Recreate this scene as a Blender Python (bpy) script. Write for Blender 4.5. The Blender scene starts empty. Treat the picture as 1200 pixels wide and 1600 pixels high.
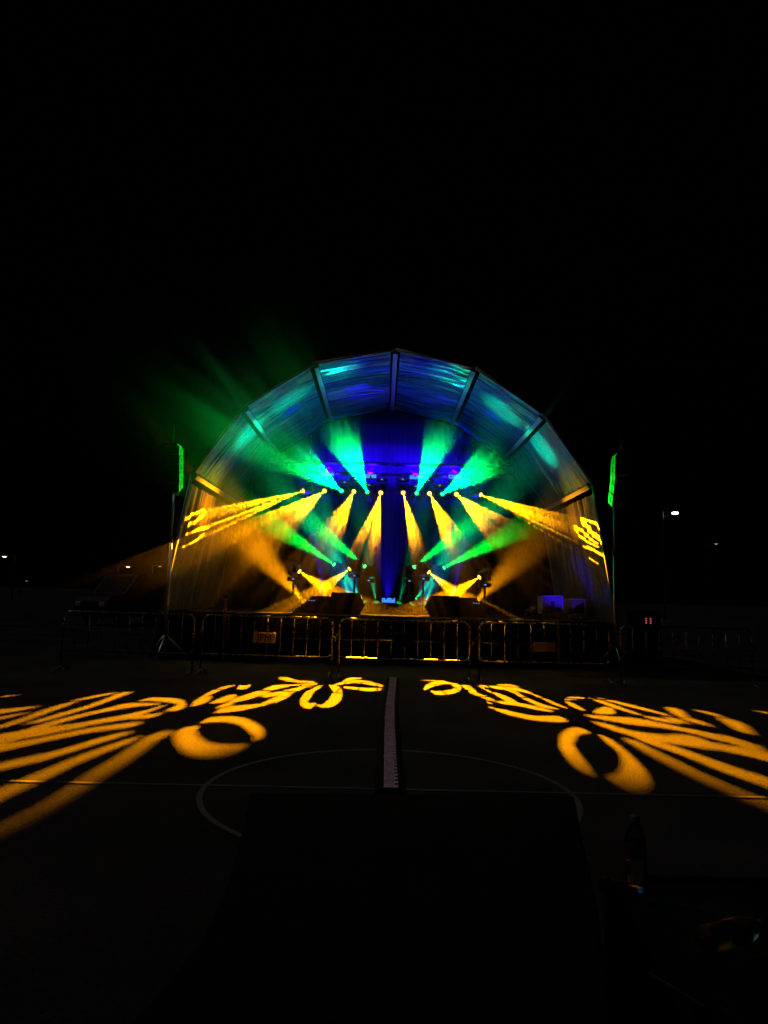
import bpy, bmesh, math, random
import numpy as np
from mathutils import Vector, Matrix, noise, Euler

random.seed(7)
R = math.radians
sc = bpy.context.scene
col = sc.collection

# ------------------------------------------------------------------ camera
FPX, PITCH, ROLL, CAM_H = 1087.0, math.atan(130 / 1087.0), 0.026, 1.5
CAM_ROT = Matrix.Rotation(R(90) + PITCH, 4, 'X') @ Matrix.Rotation(ROLL, 4, 'Z')
CAM_POS = Vector((0, 0, CAM_H))
cd = bpy.data.cameras.new('camera')
cam = bpy.data.objects.new('camera', cd)
col.objects.link(cam)
cam.matrix_world = Matrix.Translation(CAM_POS) @ CAM_ROT
cd.sensor_fit = 'VERTICAL'
cd.sensor_height = 36
cd.lens = FPX / 1600 * 36
cd.clip_start, cd.clip_end = 0.05, 2000
sc.camera = cam

# ------------------------------------------------------------------ night sky, exposure
w = bpy.data.worlds.new('World')
sc.world = w
w.use_nodes = True
nt = w.node_tree
bg = nt.nodes['Background']
sky = nt.nodes.new('ShaderNodeTexSky')
sky.sky_type = 'NISHITA'
sky.sun_disc = False
sky.sun_elevation = R(-4)
sky.sun_rotation = R(200)
nt.links.new(sky.outputs[0], bg.inputs[0])
bg.inputs[1].default_value = 0.004
sl = bpy.data.lights.new('ramp_fill_sun', 'SUN')  # faint sun lamp added to brighten the cable ramp and court lines
sl.energy = 0.17
sl.color = (1.0, 0.74, 0.82)
sl.angle = R(0.5)
so = bpy.data.objects.new('ramp_fill_sun', sl)
col.objects.link(so)
so.rotation_euler = (R(-10), R(-38), 0)
sc.view_settings.view_transform = 'Standard'
sc.view_settings.look = 'None'
sc.view_settings.exposure = 0
sc.view_settings.gamma = 1
sc.render.engine = 'CYCLES'
cy = sc.cycles
cy.max_bounces = 5
cy.diffuse_bounces = 2
cy.glossy_bounces = 3
cy.transmission_bounces = 5
cy.volume_bounces = 0
cy.transparent_max_bounces = 8
cy.sample_clamp_indirect = 2.0
cy.caustics_reflective = False
cy.caustics_refractive = False
cy.use_denoising = True
cy.use_light_tree = True
cy.volume_step_rate = 0.6
cy.volume_max_steps = 128
cy.use_adaptive_sampling = False


# ------------------------------------------------------------------ helpers
def ray(x, y):
    """World direction through a pixel of the 1200x1600 photograph (used only to survey the place)."""
    return (CAM_ROT.to_3x3() @ Vector(((x - 600) / FPX, -(y - 800) / FPX, -1))).normalized()


def at_depth(x, y, depth):
    d = ray(x, y)
    return CAM_POS + d * (depth / d.y)


def at_height(x, y, z=0.0):
    d = ray(x, y)
    return CAM_POS + d * ((z - CAM_H) / d.z)


def tag(o, label=None, cat=None, group=None, kind=None):
    if label: o['label'] = label
    if cat: o['category'] = cat
    if group: o['group'] = group
    if kind: o['kind'] = kind
    return o


def empty(name, loc, label=None, cat=None, group=None, rz=0.0):
    o = bpy.data.objects.new(name, None)
    o.empty_display_size = 0.2
    col.objects.link(o)
    o.location = loc
    o.rotation_euler = (0, 0, rz)
    return tag(o, label, cat, group)


def link(name, me, mat=None, parent=None, mx=None, smooth=False):
    o = bpy.data.objects.new(name, me)
    col.objects.link(o)
    if mat is not None and not me.materials:
        me.materials.append(mat)
    if parent is not None:
        o.parent = parent
    if mx is not None:
        o.matrix_local = mx
    if smooth:
        for p in me.polygons: p.use_smooth = True
    return o


class MB:
    """Collects shapes in one bmesh."""

    def __init__(self):
        self.bm = bmesh.new()

    def box(self, c, s, rot=None, bevel=0.0):
        r = bmesh.ops.create_cube(self.bm, size=1.0)
        vs = r['verts']
        for v in vs: v.co = Vector((v.co.x * s[0], v.co.y * s[1], v.co.z * s[2]))
        if bevel > 0:
            es = {e for v in vs for e in v.link_edges}
            b = bmesh.ops.bevel(self.bm, geom=list(es), offset=bevel, segments=2, affect='EDGES', profile=0.5)
            vs = list({v for f in b['faces'] for v in f.verts} | {v for v in vs if v.is_valid})
        for v in vs:
            co = v.co.copy()
            if rot is not None: co = rot @ co
            v.co = co + Vector(c)
        return self

    def tube(self, pts, r, n=8, cap=True, radii=None):
        pts = [Vector(p) for p in pts]
        rings = []
        up0 = None
        for i, p in enumerate(pts):
            t = (pts[min(i + 1, len(pts) - 1)] - pts[max(i - 1, 0)]).normalized()
            if up0 is None:
                a = Vector((0, 0, 1)) if abs(t.z) < 0.9 else Vector((1, 0, 0))
                up0 = t.cross(a).normalized()
            u = (up0 - t * up0.dot(t)).normalized()
            up0 = u
            v = t.cross(u)
            rr = radii[i] if radii else r
            rings.append([self.bm.verts.new(p + (u * math.cos(k * 2 * math.pi / n) + v * math.sin(k * 2 * math.pi / n)) * rr) for k in range(n)])
        for a, b in zip(rings, rings[1:]):
            for k in range(n):
                self.bm.faces.new((a[k], a[(k + 1) % n], b[(k + 1) % n], b[k]))
        if cap:
            self.bm.faces.new(rings[0][::-1])
            self.bm.faces.new(rings[-1])
        return self

    def lathe(self, prof, n=20, mx=None):
        """prof: list of (radius, z) ; revolve about z."""
        rings = []
        for r, z in prof:
            if r < 1e-5:
                rings.append([self.bm.verts.new((0, 0, z))])
            else:
                rings.append([self.bm.verts.new((r * math.cos(k * 2 * math.pi / n), r * math.sin(k * 2 * math.pi / n), z)) for k in range(n)])
        for a, b in zip(rings, rings[1:]):
            for k in range(n):
                k2 = (k + 1) % n
                if len(a) == 1 and len(b) == 1: continue
                if len(a) == 1: self.bm.faces.new((a[0], b[k2], b[k]))
                elif len(b) == 1: self.bm.faces.new((a[k], a[k2], b[0]))
                else: self.bm.faces.new((a[k], a[k2], b[k2], b[k]))
        if mx is not None:
            for ring in rings:
                for v in ring: v.co = mx @ v.co
        return self

    def prism(self, outline, axis, a, b):
        """Extrude a closed 2D outline (u,v) along an axis: 'x' -> (y,z), 'y' -> (x,z), 'z' -> (x,y)."""
        f = {'x': lambda u, v, t: (t, u, v), 'y': lambda u, v, t: (u, t, v), 'z': lambda u, v, t: (u, v, t)}[axis]
        A = [self.bm.verts.new(f(u, v, a)) for u, v in outline]
        B = [self.bm.verts.new(f(u, v, b)) for u, v in outline]
        n = len(A)
        for k in range(n):
            self.bm.faces.new((A[k], A[(k + 1) % n], B[(k + 1) % n], B[k]))
        self.bm.faces.new(A[::-1])
        self.bm.faces.new(B)
        return self

    def mesh(self, name):
        bmesh.ops.recalc_face_normals(self.bm, faces=self.bm.faces)
        me = bpy.data.meshes.new(name)
        self.bm.to_mesh(me)
        self.bm.free()
        return me

    def build(self, name, mat, parent=None, mx=None, smooth=False):
        return link(name, self.mesh(name), mat, parent, mx, smooth)


def material(name, color, rough=0.6, metal=0.0, spec=0.5, noise_scale=0, noise_amt=0.3, bump=0, bump_scale=40, emit=None, emit_str=0, coat=0):
    m = bpy.data.materials.new(name)
    m.use_nodes = True
    t = m.node_tree
    b = t.nodes['Principled BSDF']
    b.inputs['Base Color'].default_value = (*color, 1)
    b.inputs['Roughness'].default_value = rough
    b.inputs['Metallic'].default_value = metal
    b.inputs['Specular IOR Level'].default_value = spec
    b.inputs['Coat Weight'].default_value = coat
    tc = t.nodes.new('ShaderNodeTexCoord')
    if noise_scale:
        n = t.nodes.new('ShaderNodeTexNoise')
        n.inputs['Scale'].default_value = noise_scale
        n.inputs['Detail'].default_value = 6
        n.inputs['Roughness'].default_value = 0.65
        t.links.new(tc.outputs['Object'], n.inputs['Vector'])
        r = t.nodes.new('ShaderNodeMapRange')
        r.inputs['From Min'].default_value = 0.3
        r.inputs['From Max'].default_value = 0.7
        r.inputs['To Min'].default_value = 1 - noise_amt
        r.inputs['To Max'].default_value = 1 + noise_amt
        t.links.new(n.outputs['Fac'], r.inputs['Value'])
        mx = t.nodes.new('ShaderNodeVectorMath')
        mx.operation = 'SCALE'
        mx.inputs[0].default_value = color
        t.links.new(r.outputs[0], mx.inputs['Scale'])
        t.links.new(mx.outputs[0], b.inputs['Base Color'])
        r2 = t.nodes.new('ShaderNodeMapRange')
        r2.inputs['To Min'].default_value = max(0.05, rough - 0.12)
        r2.inputs['To Max'].default_value = min(1, rough + 0.12)
        t.links.new(n.outputs['Fac'], r2.inputs['Value'])
        t.links.new(r2.outputs[0], b.inputs['Roughness'])
    if bump:
        n2 = t.nodes.new('ShaderNodeTexNoise')
        n2.inputs['Scale'].default_value = bump_scale
        n2.inputs['Detail'].default_value = 4
        t.links.new(tc.outputs['Object'], n2.inputs['Vector'])
        bp = t.nodes.new('ShaderNodeBump')
        bp.inputs['Strength'].default_value = bump
        bp.inputs['Distance'].default_value = 0.01
        t.links.new(n2.outputs['Fac'], bp.inputs['Height'])
        t.links.new(bp.outputs[0], b.inputs['Normal'])
    if emit:
        b.inputs['Emission Color'].default_value = (*emit, 1)
        b.inputs['Emission Strength'].default_value = emit_str
        m.cycles.emission_sampling = 'NONE'
    return m


AMBER = (1.0, 0.31, 0.0008)
GREEN = (0.0, 1.0, 0.10)
GREEN2 = (0.0, 1.0, 0.025)
BLUE = (0.012, 0.0, 1.0)

M = dict(
    black=material('black_powder_coat', (0.012, 0.012, 0.013), 0.55, spec=0.3, noise_scale=8, noise_amt=0.25),
    blackcloth=material('black_molton_cloth', (0.008, 0.008, 0.0085), 0.95, spec=0.02, noise_scale=14, noise_amt=0.3, bump=0.4, bump_scale=90),
    rubber=material('black_rubber', (0.006, 0.006, 0.006), 0.85, spec=0.06, noise_scale=18, noise_amt=0.3),
    alu=material('brushed_aluminium', (0.55, 0.56, 0.58), 0.38, metal=0.85, noise_scale=10, noise_amt=0.15),
    rib=material('anodised_rib', (0.17, 0.19, 0.24), 0.5, metal=0.25, noise_scale=8, noise_amt=0.15),
    galv=material('galvanised_steel', (0.24, 0.245, 0.25), 0.27, metal=0.9, noise_scale=22, noise_amt=0.25),
    deck=material('stage_deck_ply', (0.006, 0.006, 0.008), 0.8, spec=0.05, noise_scale=5, noise_amt=0.35, bump=0.1, bump_scale=60),
    edge=material('stage_edge_aluminium', (0.28, 0.27, 0.26), 0.5, metal=0.5, noise_scale=9, noise_amt=0.45),
    speaker=material('speaker_paint', (0.008, 0.008, 0.0085), 0.7, spec=0.06, noise_scale=20, noise_amt=0.2, bump=0.3, bump_scale=120),
    array=material('line_array_paint', (0.022, 0.022, 0.022), 0.6, spec=0.15, noise_scale=9, noise_amt=0.4),
    grille=material('speaker_grille', (0.03, 0.03, 0.03), 0.5, metal=0.4, noise_scale=30, noise_amt=0.3, bump=0.6, bump_scale=200),
    case=material('grey_case_laminate', (0.16, 0.16, 0.17), 0.45, noise_scale=6, noise_amt=0.15),
    plate=material('plate_board', (0.62, 0.56, 0.42), 0.6, noise_scale=7, noise_amt=0.2),
    plate_dark=material('plate_board_dull', (0.30, 0.26, 0.18), 0.7, noise_scale=7, noise_amt=0.25),
    letter=material('black_letter_paint', (0.008, 0.008, 0.008), 0.6),
    post=material('orange_post_paint', (0.75, 0.30, 0.10), 0.5, noise_scale=6, noise_amt=0.25),
    white=material('white_post_band', (0.8, 0.78, 0.72), 0.5, noise_scale=9, noise_amt=0.15),
    lamp_amber=material('amber_lens', (0.02, 0.02, 0.02), 0.2, emit=(1.0, 0.62, 0.08), emit_str=4),
    lamp_green=material('green_lens', (0.02, 0.02, 0.02), 0.2, emit=(0.05, 1.0, 0.45), emit_str=1.6),
    lamp_green2=material('pale_green_lens', (0.02, 0.02, 0.02), 0.2, emit=(0.10, 1.0, 0.30), emit_str=1.6),
    lamp_blue=material('blue_led_cells', (0.02, 0.02, 0.02), 0.2, emit=(0.04, 0.22, 1.0), emit_str=2.6),
    display=material('fixture_display', (0.02, 0.02, 0.02), 0.2, emit=(0.25, 0.35, 1.0), emit_str=1.2),
    white_led=material('white_led', (0.02, 0.02, 0.02), 0.2, emit=(1.0, 0.9, 0.8), emit_str=1.5),
    red_led=material('red_led', (0.02, 0.02, 0.02), 0.2, emit=(1.0, 0.12, 0.14), emit_str=0.8),
    street=material('street_lamp_led', (0.1, 0.1, 0.1), 0.2, emit=(1.0, 0.97, 0.9), emit_str=60),
    street_dim=material('warm_street_lamp_led', (0.1, 0.1, 0.1), 0.2, emit=(1.0, 0.72, 0.5), emit_str=3),
    street_far=material('far_street_lamp_led', (0.1, 0.1, 0.1), 0.2, emit=(1.0, 0.9, 0.8), emit_str=0.6),
    van=material('dark_van_paint', (0.012, 0.012, 0.014), 0.5, spec=0.06, coat=0.0, noise_scale=3, noise_amt=0.2),
    glass=material('van_glass', (0.006, 0.006, 0.007), 0.6, spec=0.02, noise_scale=2, noise_amt=0.1),
    lid=material('ramp_lid_metal', (0.97, 0.68, 0.69), 0.5, metal=0.35, noise_scale=42, noise_amt=0.75, bump=0.35, bump_scale=160),
)


def tarp_material(name, color, rough):
    m = material(name, color, rough, spec=0.5, noise_scale=1.5, noise_amt=0.2)
    return m


M['tarp'] = tarp_material('glossy_pvc_tarp', (0.016, 0.075, 0.13), 0.20)
M['curtain'] = tarp_material('pleated_side_tarp', (0.075, 0.07, 0.065), 0.40)

# ------------------------------------------------------------------ ground and court markings
def ground_material():
    m = bpy.data.materials.new('court_asphalt')
    m.use_nodes = True
    t = m.node_tree
    b = t.nodes['Principled BSDF']
    tc = t.nodes.new('ShaderNodeTexCoord')
    n1 = t.nodes.new('ShaderNodeTexNoise'); n1.inputs['Scale'].default_value = 0.7; n1.inputs['Detail'].default_value = 8
    n2 = t.nodes.new('ShaderNodeTexVoronoi'); n2.inputs['Scale'].default_value = 75
    n3 = t.nodes.new('ShaderNodeTexNoise'); n3.inputs['Scale'].default_value = 38; n3.inputs['Detail'].default_value = 5; n3.inputs['Roughness'].default_value = 0.7
    for n in (n1, n2, n3): t.links.new(tc.outputs['Object'], n.inputs['Vector'])
    r1 = t.nodes.new('ShaderNodeMapRange'); r1.inputs['From Min'].default_value = 0.3; r1.inputs['From Max'].default_value = 0.7
    r1.inputs['To Min'].default_value = 0.5; r1.inputs['To Max'].default_value = 1.5
    t.links.new(n1.outputs['Fac'], r1.inputs['Value'])
    r3 = t.nodes.new('ShaderNodeMapRange'); r3.inputs['From Min'].default_value = 0.3; r3.inputs['From Max'].default_value = 0.7
    r3.inputs['To Min'].default_value = 0.5; r3.inputs['To Max'].default_value = 1.5
    t.links.new(n3.outputs['Fac'], r3.inputs['Value'])
    mu = t.nodes.new('ShaderNodeMath'); mu.operation = 'MULTIPLY'
    t.links.new(r1.outputs[0], mu.inputs[0]); t.links.new(r3.outputs[0], mu.inputs[1])
    sc_ = t.nodes.new('ShaderNodeVectorMath'); sc_.operation = 'SCALE'; sc_.inputs[0].default_value = (0.0288, 0.0290, 0.0265)
    t.links.new(mu.outputs[0], sc_.inputs['Scale'])
    t.links.new(sc_.outputs[0], b.inputs['Base Color'])
    b.inputs['Roughness'].default_value = 0.9
    b.inputs['Specular IOR Level'].default_value = 0.04
    ad = t.nodes.new('ShaderNodeMath'); ad.operation = 'ADD'
    t.links.new(n2.outputs['Distance'], ad.inputs[0]); t.links.new(n3.outputs['Fac'], ad.inputs[1])
    bp = t.nodes.new('ShaderNodeBump'); bp.inputs['Strength'].default_value = 0.9; bp.inputs['Distance'].default_value = 0.006
    t.links.new(ad.outputs[0], bp.inputs['Height']); t.links.new(bp.outputs[0], b.inputs['Normal'])
    return m


mb = MB()
vs = [mb.bm.verts.new(p) for p in ((-400, -60, 0), (400, -60, 0), (400, 700, 0), (-400, 700, 0))]
mb.bm.faces.new(vs)
tag(mb.build('ground', ground_material()), 'dark asphalt sports court and open ground in front of the stage', kind='structure')


def paint_material():
    m = bpy.data.materials.new('worn_line_paint')
    m.use_nodes = True
    t = m.node_tree
    b = t.nodes['Principled BSDF']
    tc = t.nodes.new('ShaderNodeTexCoord')
    n = t.nodes.new('ShaderNodeTexNoise'); n.inputs['Scale'].default_value = 9; n.inputs['Detail'].default_value = 8; n.inputs['Roughness'].default_value = 0.75
    t.links.new(tc.outputs['Object'], n.inputs['Vector'])
    cr = t.nodes.new('ShaderNodeValToRGB')
    cr.color_ramp.elements[0].position = 0.36; cr.color_ramp.elements[0].color = (0.05, 0.045, 0.043, 1)
    cr.color_ramp.elements[1].position = 0.58; cr.color_ramp.elements[1].color = (0.09, 0.088, 0.085, 1)
    t.links.new(n.outputs['Fac'], cr.inputs['Fac'])
    t.links.new(cr.outputs[0], b.inputs['Base Color'])
    b.inputs['Roughness'].default_value = 0.6
    b.inputs['Specular IOR Level'].default_value = 0.4
    return m


paint = paint_material()
C0 = at_height(608, 1236)
half = (at_height(318, 1240) - at_height(908, 1252)).length / 2
circle_r = 1.42
mb = MB()
n = 120
for k in range(n):
    a0, a1 = k * 2 * math.pi / n, (k + 1) * 2 * math.pi / n
    q = []
    for a, r in ((a0, circle_r - 0.022), (a0, circle_r + 0.022), (a1, circle_r + 0.022), (a1, circle_r - 0.022)):
        q.append(mb.bm.verts.new((C0.x + r * math.cos(a), C0.y + r * math.sin(a), 0.004)))
    mb.bm.faces.new(q)
tag(mb.build('center_circle_marking', paint), 'thin worn white center circle painted on the dark court', kind='structure')
mb = MB()
la, lb = at_height(0, 1222), at_height(1200, 1248)
dl = (lb - la).normalized()
mid = (la + lb) / 2
mid.y = C0.y + 0.03
pr = Vector((-dl.y * 0, 1, 0))
a, b = mid - dl * 9, mid + dl * 9
q = [mb.bm.verts.new((p.x, p.y + s, 0.008)) for p, s in ((a, -.02), (b, -.02), (b, .02), (a, .02))]
mb.bm.faces.new(q)
tag(mb.build('halfway_line_marking', paint), 'thin worn white halfway line painted across the dark court', kind='structure')

# ------------------------------------------------------------------ canopy (arched stage roof)
YF, YR = 15.5, 20.5
px_pairs = [((618, 546), (618, 546)), ((495, 568), (745, 574)), ((385, 637), (853, 648)), ((303, 742), (929, 757)), ((262, 925), (960, 930))]
XC = at_depth(618, 546, YF).x
ring = []
for l, r in px_pairs:
    A, B = at_depth(*l, YF), at_depth(*r, YF)
    ring.append((abs(B.x - A.x) / 2, (A.z + B.z) / 2))
# last one is the foot direction: run it on to the ground
(h3, z3), (h4, z4) = ring[3], ring[4]
t_ = z3 / (z3 - z4)
ring[4] = (h3 + (h4 - h3) * t_, 0.0)


def ring_pt(i, y, side):
    hx, z = ring[i]
    return Vector((XC + side * hx, y, z))


canopy = empty('stage_canopy', (XC, (YF + YR) / 2, 0), 'large arched stage roof of wrinkled tarpaulin panels over an aluminium frame', 'stage roof')
inv = Matrix.Translation(-canopy.location)


def canopy_part(mb_, name, mat, smooth=False):
    return mb_.build(name, mat, canopy, inv, smooth)


for i in range(4):
    for s in ((0,) if i == 0 else (-1, 1)):
        p, q = ring_pt(i, YF + 0.02, s or 1), ring_pt(i, YR, s or 1)
        rad = Vector((p.x - XC, 0, p.z - 1.6)).normalized()
        tan = Vector((0, 1, 0)).cross(rad)
        mbx = MB()
        c = (p + q) / 2 - rad * 0.03
        rot = Matrix((tan, Vector((0, 1, 0)), rad)).transposed()
        mbx.box(c, (0.11, (q - p).length, 0.16), rot, 0.012)
        canopy_part(mbx, 'rib', M['rib'])
for y, nm in ((YF, 'front_arch'), (YR, 'rear_arch')):
    pts = [ring_pt(i, y, -1) for i in (4, 3, 2, 1)] + [ring_pt(i, y, 1) for i in (0, 1, 2, 3, 4)]
    mbx = MB()
    for a, b in zip(pts, pts[1:]):
        mbx.tube([a, b], 0.035 if y == YF else 0.045, 10)
    canopy_part(mbx, nm, M['rib'], True)


def tarp_panel(i, s, nm, mat, gap_top, gap_bot, vertical=False):
    """A tarpaulin between ring points i and i+1 on side s, from the front arch to the rear one."""
    n_u, n_v = (120, 40) if vertical else (190, 22)
    p0, p1 = ring_pt(i, 0, s), ring_pt(i + 1, 0, s)
    L = (p1 - p0).length
    d = (p1 - p0) / L
    nrm = d.cross(Vector((0, 1, 0)))
    if nrm.dot(Vector((XC, 0, 1.6)) - (p0 + p1) / 2) < 0: nrm = -nrm
    seed = i * 7.3 + (0 if s < 0 else 31.7)
    bm = bmesh.new()
    V = []
    for a in range(n_u + 1):
        u = a / n_u
        y = YF + 0.03 + u * (YR - YF - 0.06)
        row = []
        for b in range(n_v + 1):
            v = b / n_v
            tt = gap_top + v * (L - gap_top - gap_bot)
            if vertical:
                # gathered at the top: pleats running down
                k = noise.noise(Vector((u * 9 + seed, v * 0.6, 0))) * 1.4
                f = math.sin(u * 84 + k * 3.0 + 0.5 * math.sin(v * 2)) * 0.7 + noise.noise(Vector((u * 34 + seed, v * 1.3, 2))) * 0.9
                h = f * 0.06 * (1 - 0.55 * v) * (0.6 + 0.7 * abs(noise.noise(Vector((u * 4, v * 1.5, seed)))) * 2)
            else:
                warp = noise.noise(Vector((u * 3 + seed, v * 1.6, 0))) * 0.25
                f = (0.35 - abs(noise.noise(Vector(((u + warp * 0.03) * 38 + seed, v * 0.45, 1))))) * 1.6 + 0.5 * noise.noise(Vector((u * 80 + seed, v * 0.7, 4)))
                amp = 0.5 + 1.0 * max(0, noise.noise(Vector((u * 2.2 + seed, v * 1.2, 9))) + 0.25)
                h = f * 0.075 * amp - 0.05 * math.sin(math.pi * v) * math.sin(math.pi * min(1, u * 1.2))
            edge = min(1, u / 0.03)
            p = p0 + d * tt + nrm * (h * edge)
            row.append(bm.verts.new((p.x, y, p.z)))
        V.append(row)
    for a in range(n_u):
        for b in range(n_v):
            bm.faces.new((V[a][b], V[a + 1][b], V[a + 1][b + 1], V[a][b + 1]))
    me = bpy.data.meshes.new(nm)
    bmesh.ops.recalc_face_normals(bm, faces=bm.faces)
    bm.to_mesh(me)
    bm.free()
    o = link(nm, me, mat, canopy, inv, True)
    return o


for s in (-1, 1):
    tarp_panel(0, s, 'roof_panel', M['tarp'], 0.11, 0.07)
    tarp_panel(1, s, 'roof_panel', M['tarp'], 0.16, 0.07)
    tarp_panel(2, s, 'roof_panel', M['tarp'], 0.16, 0.07)
    c = tarp_panel(3, s, 'side_curtain', M['curtain'], 0.20, 0.02, True)
    c['label'] = 'pleated side curtain of the stage roof, gathered under the lowest rib'

# ------------------------------------------------------------------ stage platform, skirt, back curtain
Z_DECK = 1.04
XL, XR = -3.60 + XC, 3.72 + XC
stage = empty('stage_platform', (XC, 18, 0), 'raised stage platform with dark deck, bright front edge and black skirt', 'stage')
inv_s = Matrix.Translation(-stage.location)
mb = MB(); mb.box((XC, (YF + YR) / 2, Z_DECK - 0.05), (9.9, YR - YF - 0.3, 0.10), None, 0.01)
mb.build('deck', M['deck'], stage, inv_s)
# crinkled foil-like front edge strip
bm = bmesh.new()
rows = []
N = 260
for k in range(N + 1):
    x = XL + (XR - XL) * k / N
    a = noise.noise(Vector((x * 2.3, 0, 0))) * 0.008 + noise.noise(Vector((x * 9, 3, 0))) * 0.005
    b = noise.noise(Vector((x * 3.1, 5, 0))) * 0.012 + noise.noise(Vector((x * 14, 7, 0))) * 0.006
    y = YF + 0.15
    rows.append([bm.verts.new(p) for p in ((x, y + 0.02, Z_DECK + 0.004), (x, y - 0.012 + b, Z_DECK + 0.006 + a), (x, y - 0.02, Z_DECK - 0.025 + a))])
for r0, r1 in zip(rows, rows[1:]):
    for k in range(2): bm.faces.new((r0[k], r1[k], r1[k + 1], r0[k + 1]))
me = bpy.data.meshes.new('edge_trim'); bm.to_mesh(me); bm.free()
link('edge_trim', me, M['edge'], stage, inv_s, True)
# pleated skirt
bm = bmesh.new()
prev = None
for k in range(481):
    x = XC - 4.95 + 9.9 * k / 480
    y = YF + 0.12 + 0.02 * math.sin(k * 0.9) + 0.012 * noise.noise(Vector((x * 5, 0, 0)))
    cur = (bm.verts.new((x, y, Z_DECK - 0.03)), bm.verts.new((x, y - 0.01, 0.03)))
    if prev: bm.faces.new((prev[0], cur[0], cur[1], prev[1]))
    prev = cur
me = bpy.data.meshes.new('skirt'); bm.to_mesh(me); bm.free()
link('skirt', me, M['blackcloth'], stage, inv_s, True)
for k in range(7):
    x = XL + 0.15 + (XR - XL - 0.3) * k / 6
    mb = MB(); mb.tube([(x, YF + 0.3, 0.0), (x, YF + 0.3, Z_DECK - 0.1)], 0.024, 10)
    mb.lathe([(0.07, 0.002), (0.07, 0.02), (0.03, 0.025)], 12, Matrix.Translation((x, YF + 0.3, 0)))
    mb.build('leg', M['galv'], stage, inv_s, True)
mb = MB(); mb.tube([(XL + 0.15, YF + 0.05, 0.5), (XR - 0.15, YF + 0.05, 0.5)], 0.024, 10)
mb.build('ledger', M['galv'], stage, inv_s, True)

# black back curtain in soft folds
bm = bmesh.new()
V = []
y0 = YR - 0.25
prof_l = [ring[i] for i in (3, 2, 1, 0)]


def arch_z(x):
    h = abs(x - XC)
    pr_ = [(0.0, ring[0][1])] + [ring[i] for i in (1, 2, 3, 4)]
    for (h0, z0), (h1, z1) in zip(pr_, pr_[1:]):
        if h0 <= h <= h1: return z0 + (z1 - z0) * (h - h0) / (h1 - h0)
    return 0


H = ring[3][0] - 0.05
for k in range(301):
    x = XC - H + 2 * H * k / 300
    zt = arch_z(x) - 0.2
    row = []
    for j in range(13):
        v = j / 12
        y = y0 + 0.05 * math.sin(k * 0.62 + noise.noise(Vector((x, v, 0))) * 2) + 0.04 * noise.noise(Vector((x * 2, v * 2, 5)))
        row.append(bm.verts.new((x, y, Z_DECK * (1 - v) * 0.2 + zt * v + 0.05 * (1 - v))))
    V.append(row)
for a in range(300):
    for b in range(12): bm.faces.new((V[a][b], V[a + 1][b], V[a + 1][b + 1], V[a][b + 1]))
me = bpy.data.meshes.new('rear_curtain'); bm.to_mesh(me); bm.free()
tag(link('rear_curtain', me, M['blackcloth'], None, None, True), 'tall black folded curtain closing the back of the stage', 'curtain')


# ------------------------------------------------------------------ trusses
def box_truss(name, a, b, size, label, cat, group=None, vertical=False):
    a, b = Vector(a), Vector(b)
    L = (b - a).length
    d = (b - a) / L
    up = Vector((0, 0, 1)) if abs(d.z) < 0.9 else Vector((0, 1, 0))
    sd = d.cross(up).normalized()
    up = sd.cross(d)
    root = empty(name, a, label, cat, group)
    iv = Matrix.Translation(-a)
    cs = [(i * size / 2, j * size / 2) for i, j in ((-1, -1), (1, -1), (1, 1), (-1, 1))]
    P = lambda c, t: a + d * t + sd * c[0] + up * c[1]
    for c in cs:
        MB().tube([P(c, 0), P(c, L)], 0.022, 8).build('chord', M['black'], root, iv, True)
    m_ = MB()
    nb = max(2, int(L / (size * 1.2)))
    for f in range(4):
        c0, c1 = cs[f], cs[(f + 1) % 4]
        for k in range(nb):
            t0, t1 = L * k / nb, L * (k + 1) / nb
            if k % 2: t0, t1 = t1, t0
            m_.tube([P(c0, t0), P(c1, t1)], 0.010, 6)
        for t in (0.02, L - 0.02):
            m_.tube([P(c0, t), P(c1, t)], 0.012, 6)
    m_.build('bracing', M['black'], root, iv, True)
    return root


LY = 18.5       # depth of the overhead lights
ZT = at_depth(610, 769, LY).z + 0.62
box_truss('lighting_truss', (XC - 3.3, LY, ZT), (XC + 3.3, LY, ZT), 0.29, 'long overhead aluminium truss carrying the row of stage lights', 'truss')
for s in (-1, 1):
    x = XC + s * 2.2
    zz = arch_z(x) - 0.05
    mb = MB()
    nl = 30
    for k in range(nl):
        z0, z1 = ZT + 0.16 + (zz - ZT - 0.16) * k / nl, ZT + 0.16 + (zz - ZT - 0.16) * (k + 1) / nl
        o = 0.012 if k % 2 else 0
        mb.tube([(x - 0.012 + o, LY, z0), (x - 0.012 + o, LY, z1 + 0.01)], 0.006, 5)
        mb.tube([(x + 0.012, LY - o, z0), (x + 0.012, LY - o, z1 + 0.01)], 0.006, 5)
    mb.build('hoist_chain', M['galv'], None)
    o = bpy.data.objects[[k for k in bpy.data.objects.keys() if k.startswith('hoist_chain')][-1]]
    tag(o, 'hoist chain holding the %s end of the overhead truss' % ('left' if s < 0 else 'right'), 'chain', 'chains of the overhead truss')
LOWY = 17.4


def light_stand(x, y, ztop, label):
    root = empty('light_stand', Vector((x, y, Z_DECK)), label, 'stand', 'stands under the low stage lights')
    h_ = ztop - Z_DECK
    mb = MB(); mb.box((0, 0, 0.008), (0.42, 0.42, 0.014), None, 0.003); mb.build('base_plate', M['black'], root)
    MB().tube([(0, 0, 0.014), (0, 0, h_ - 0.012)], 0.025, 12).build('pole', M['black'], root, None, True)
    mb = MB(); mb.box((0, 0, h_ - 0.007), (0.26, 0.20, 0.012), None, 0.003); mb.build('top_plate', M['black'], root)
    return root


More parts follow.
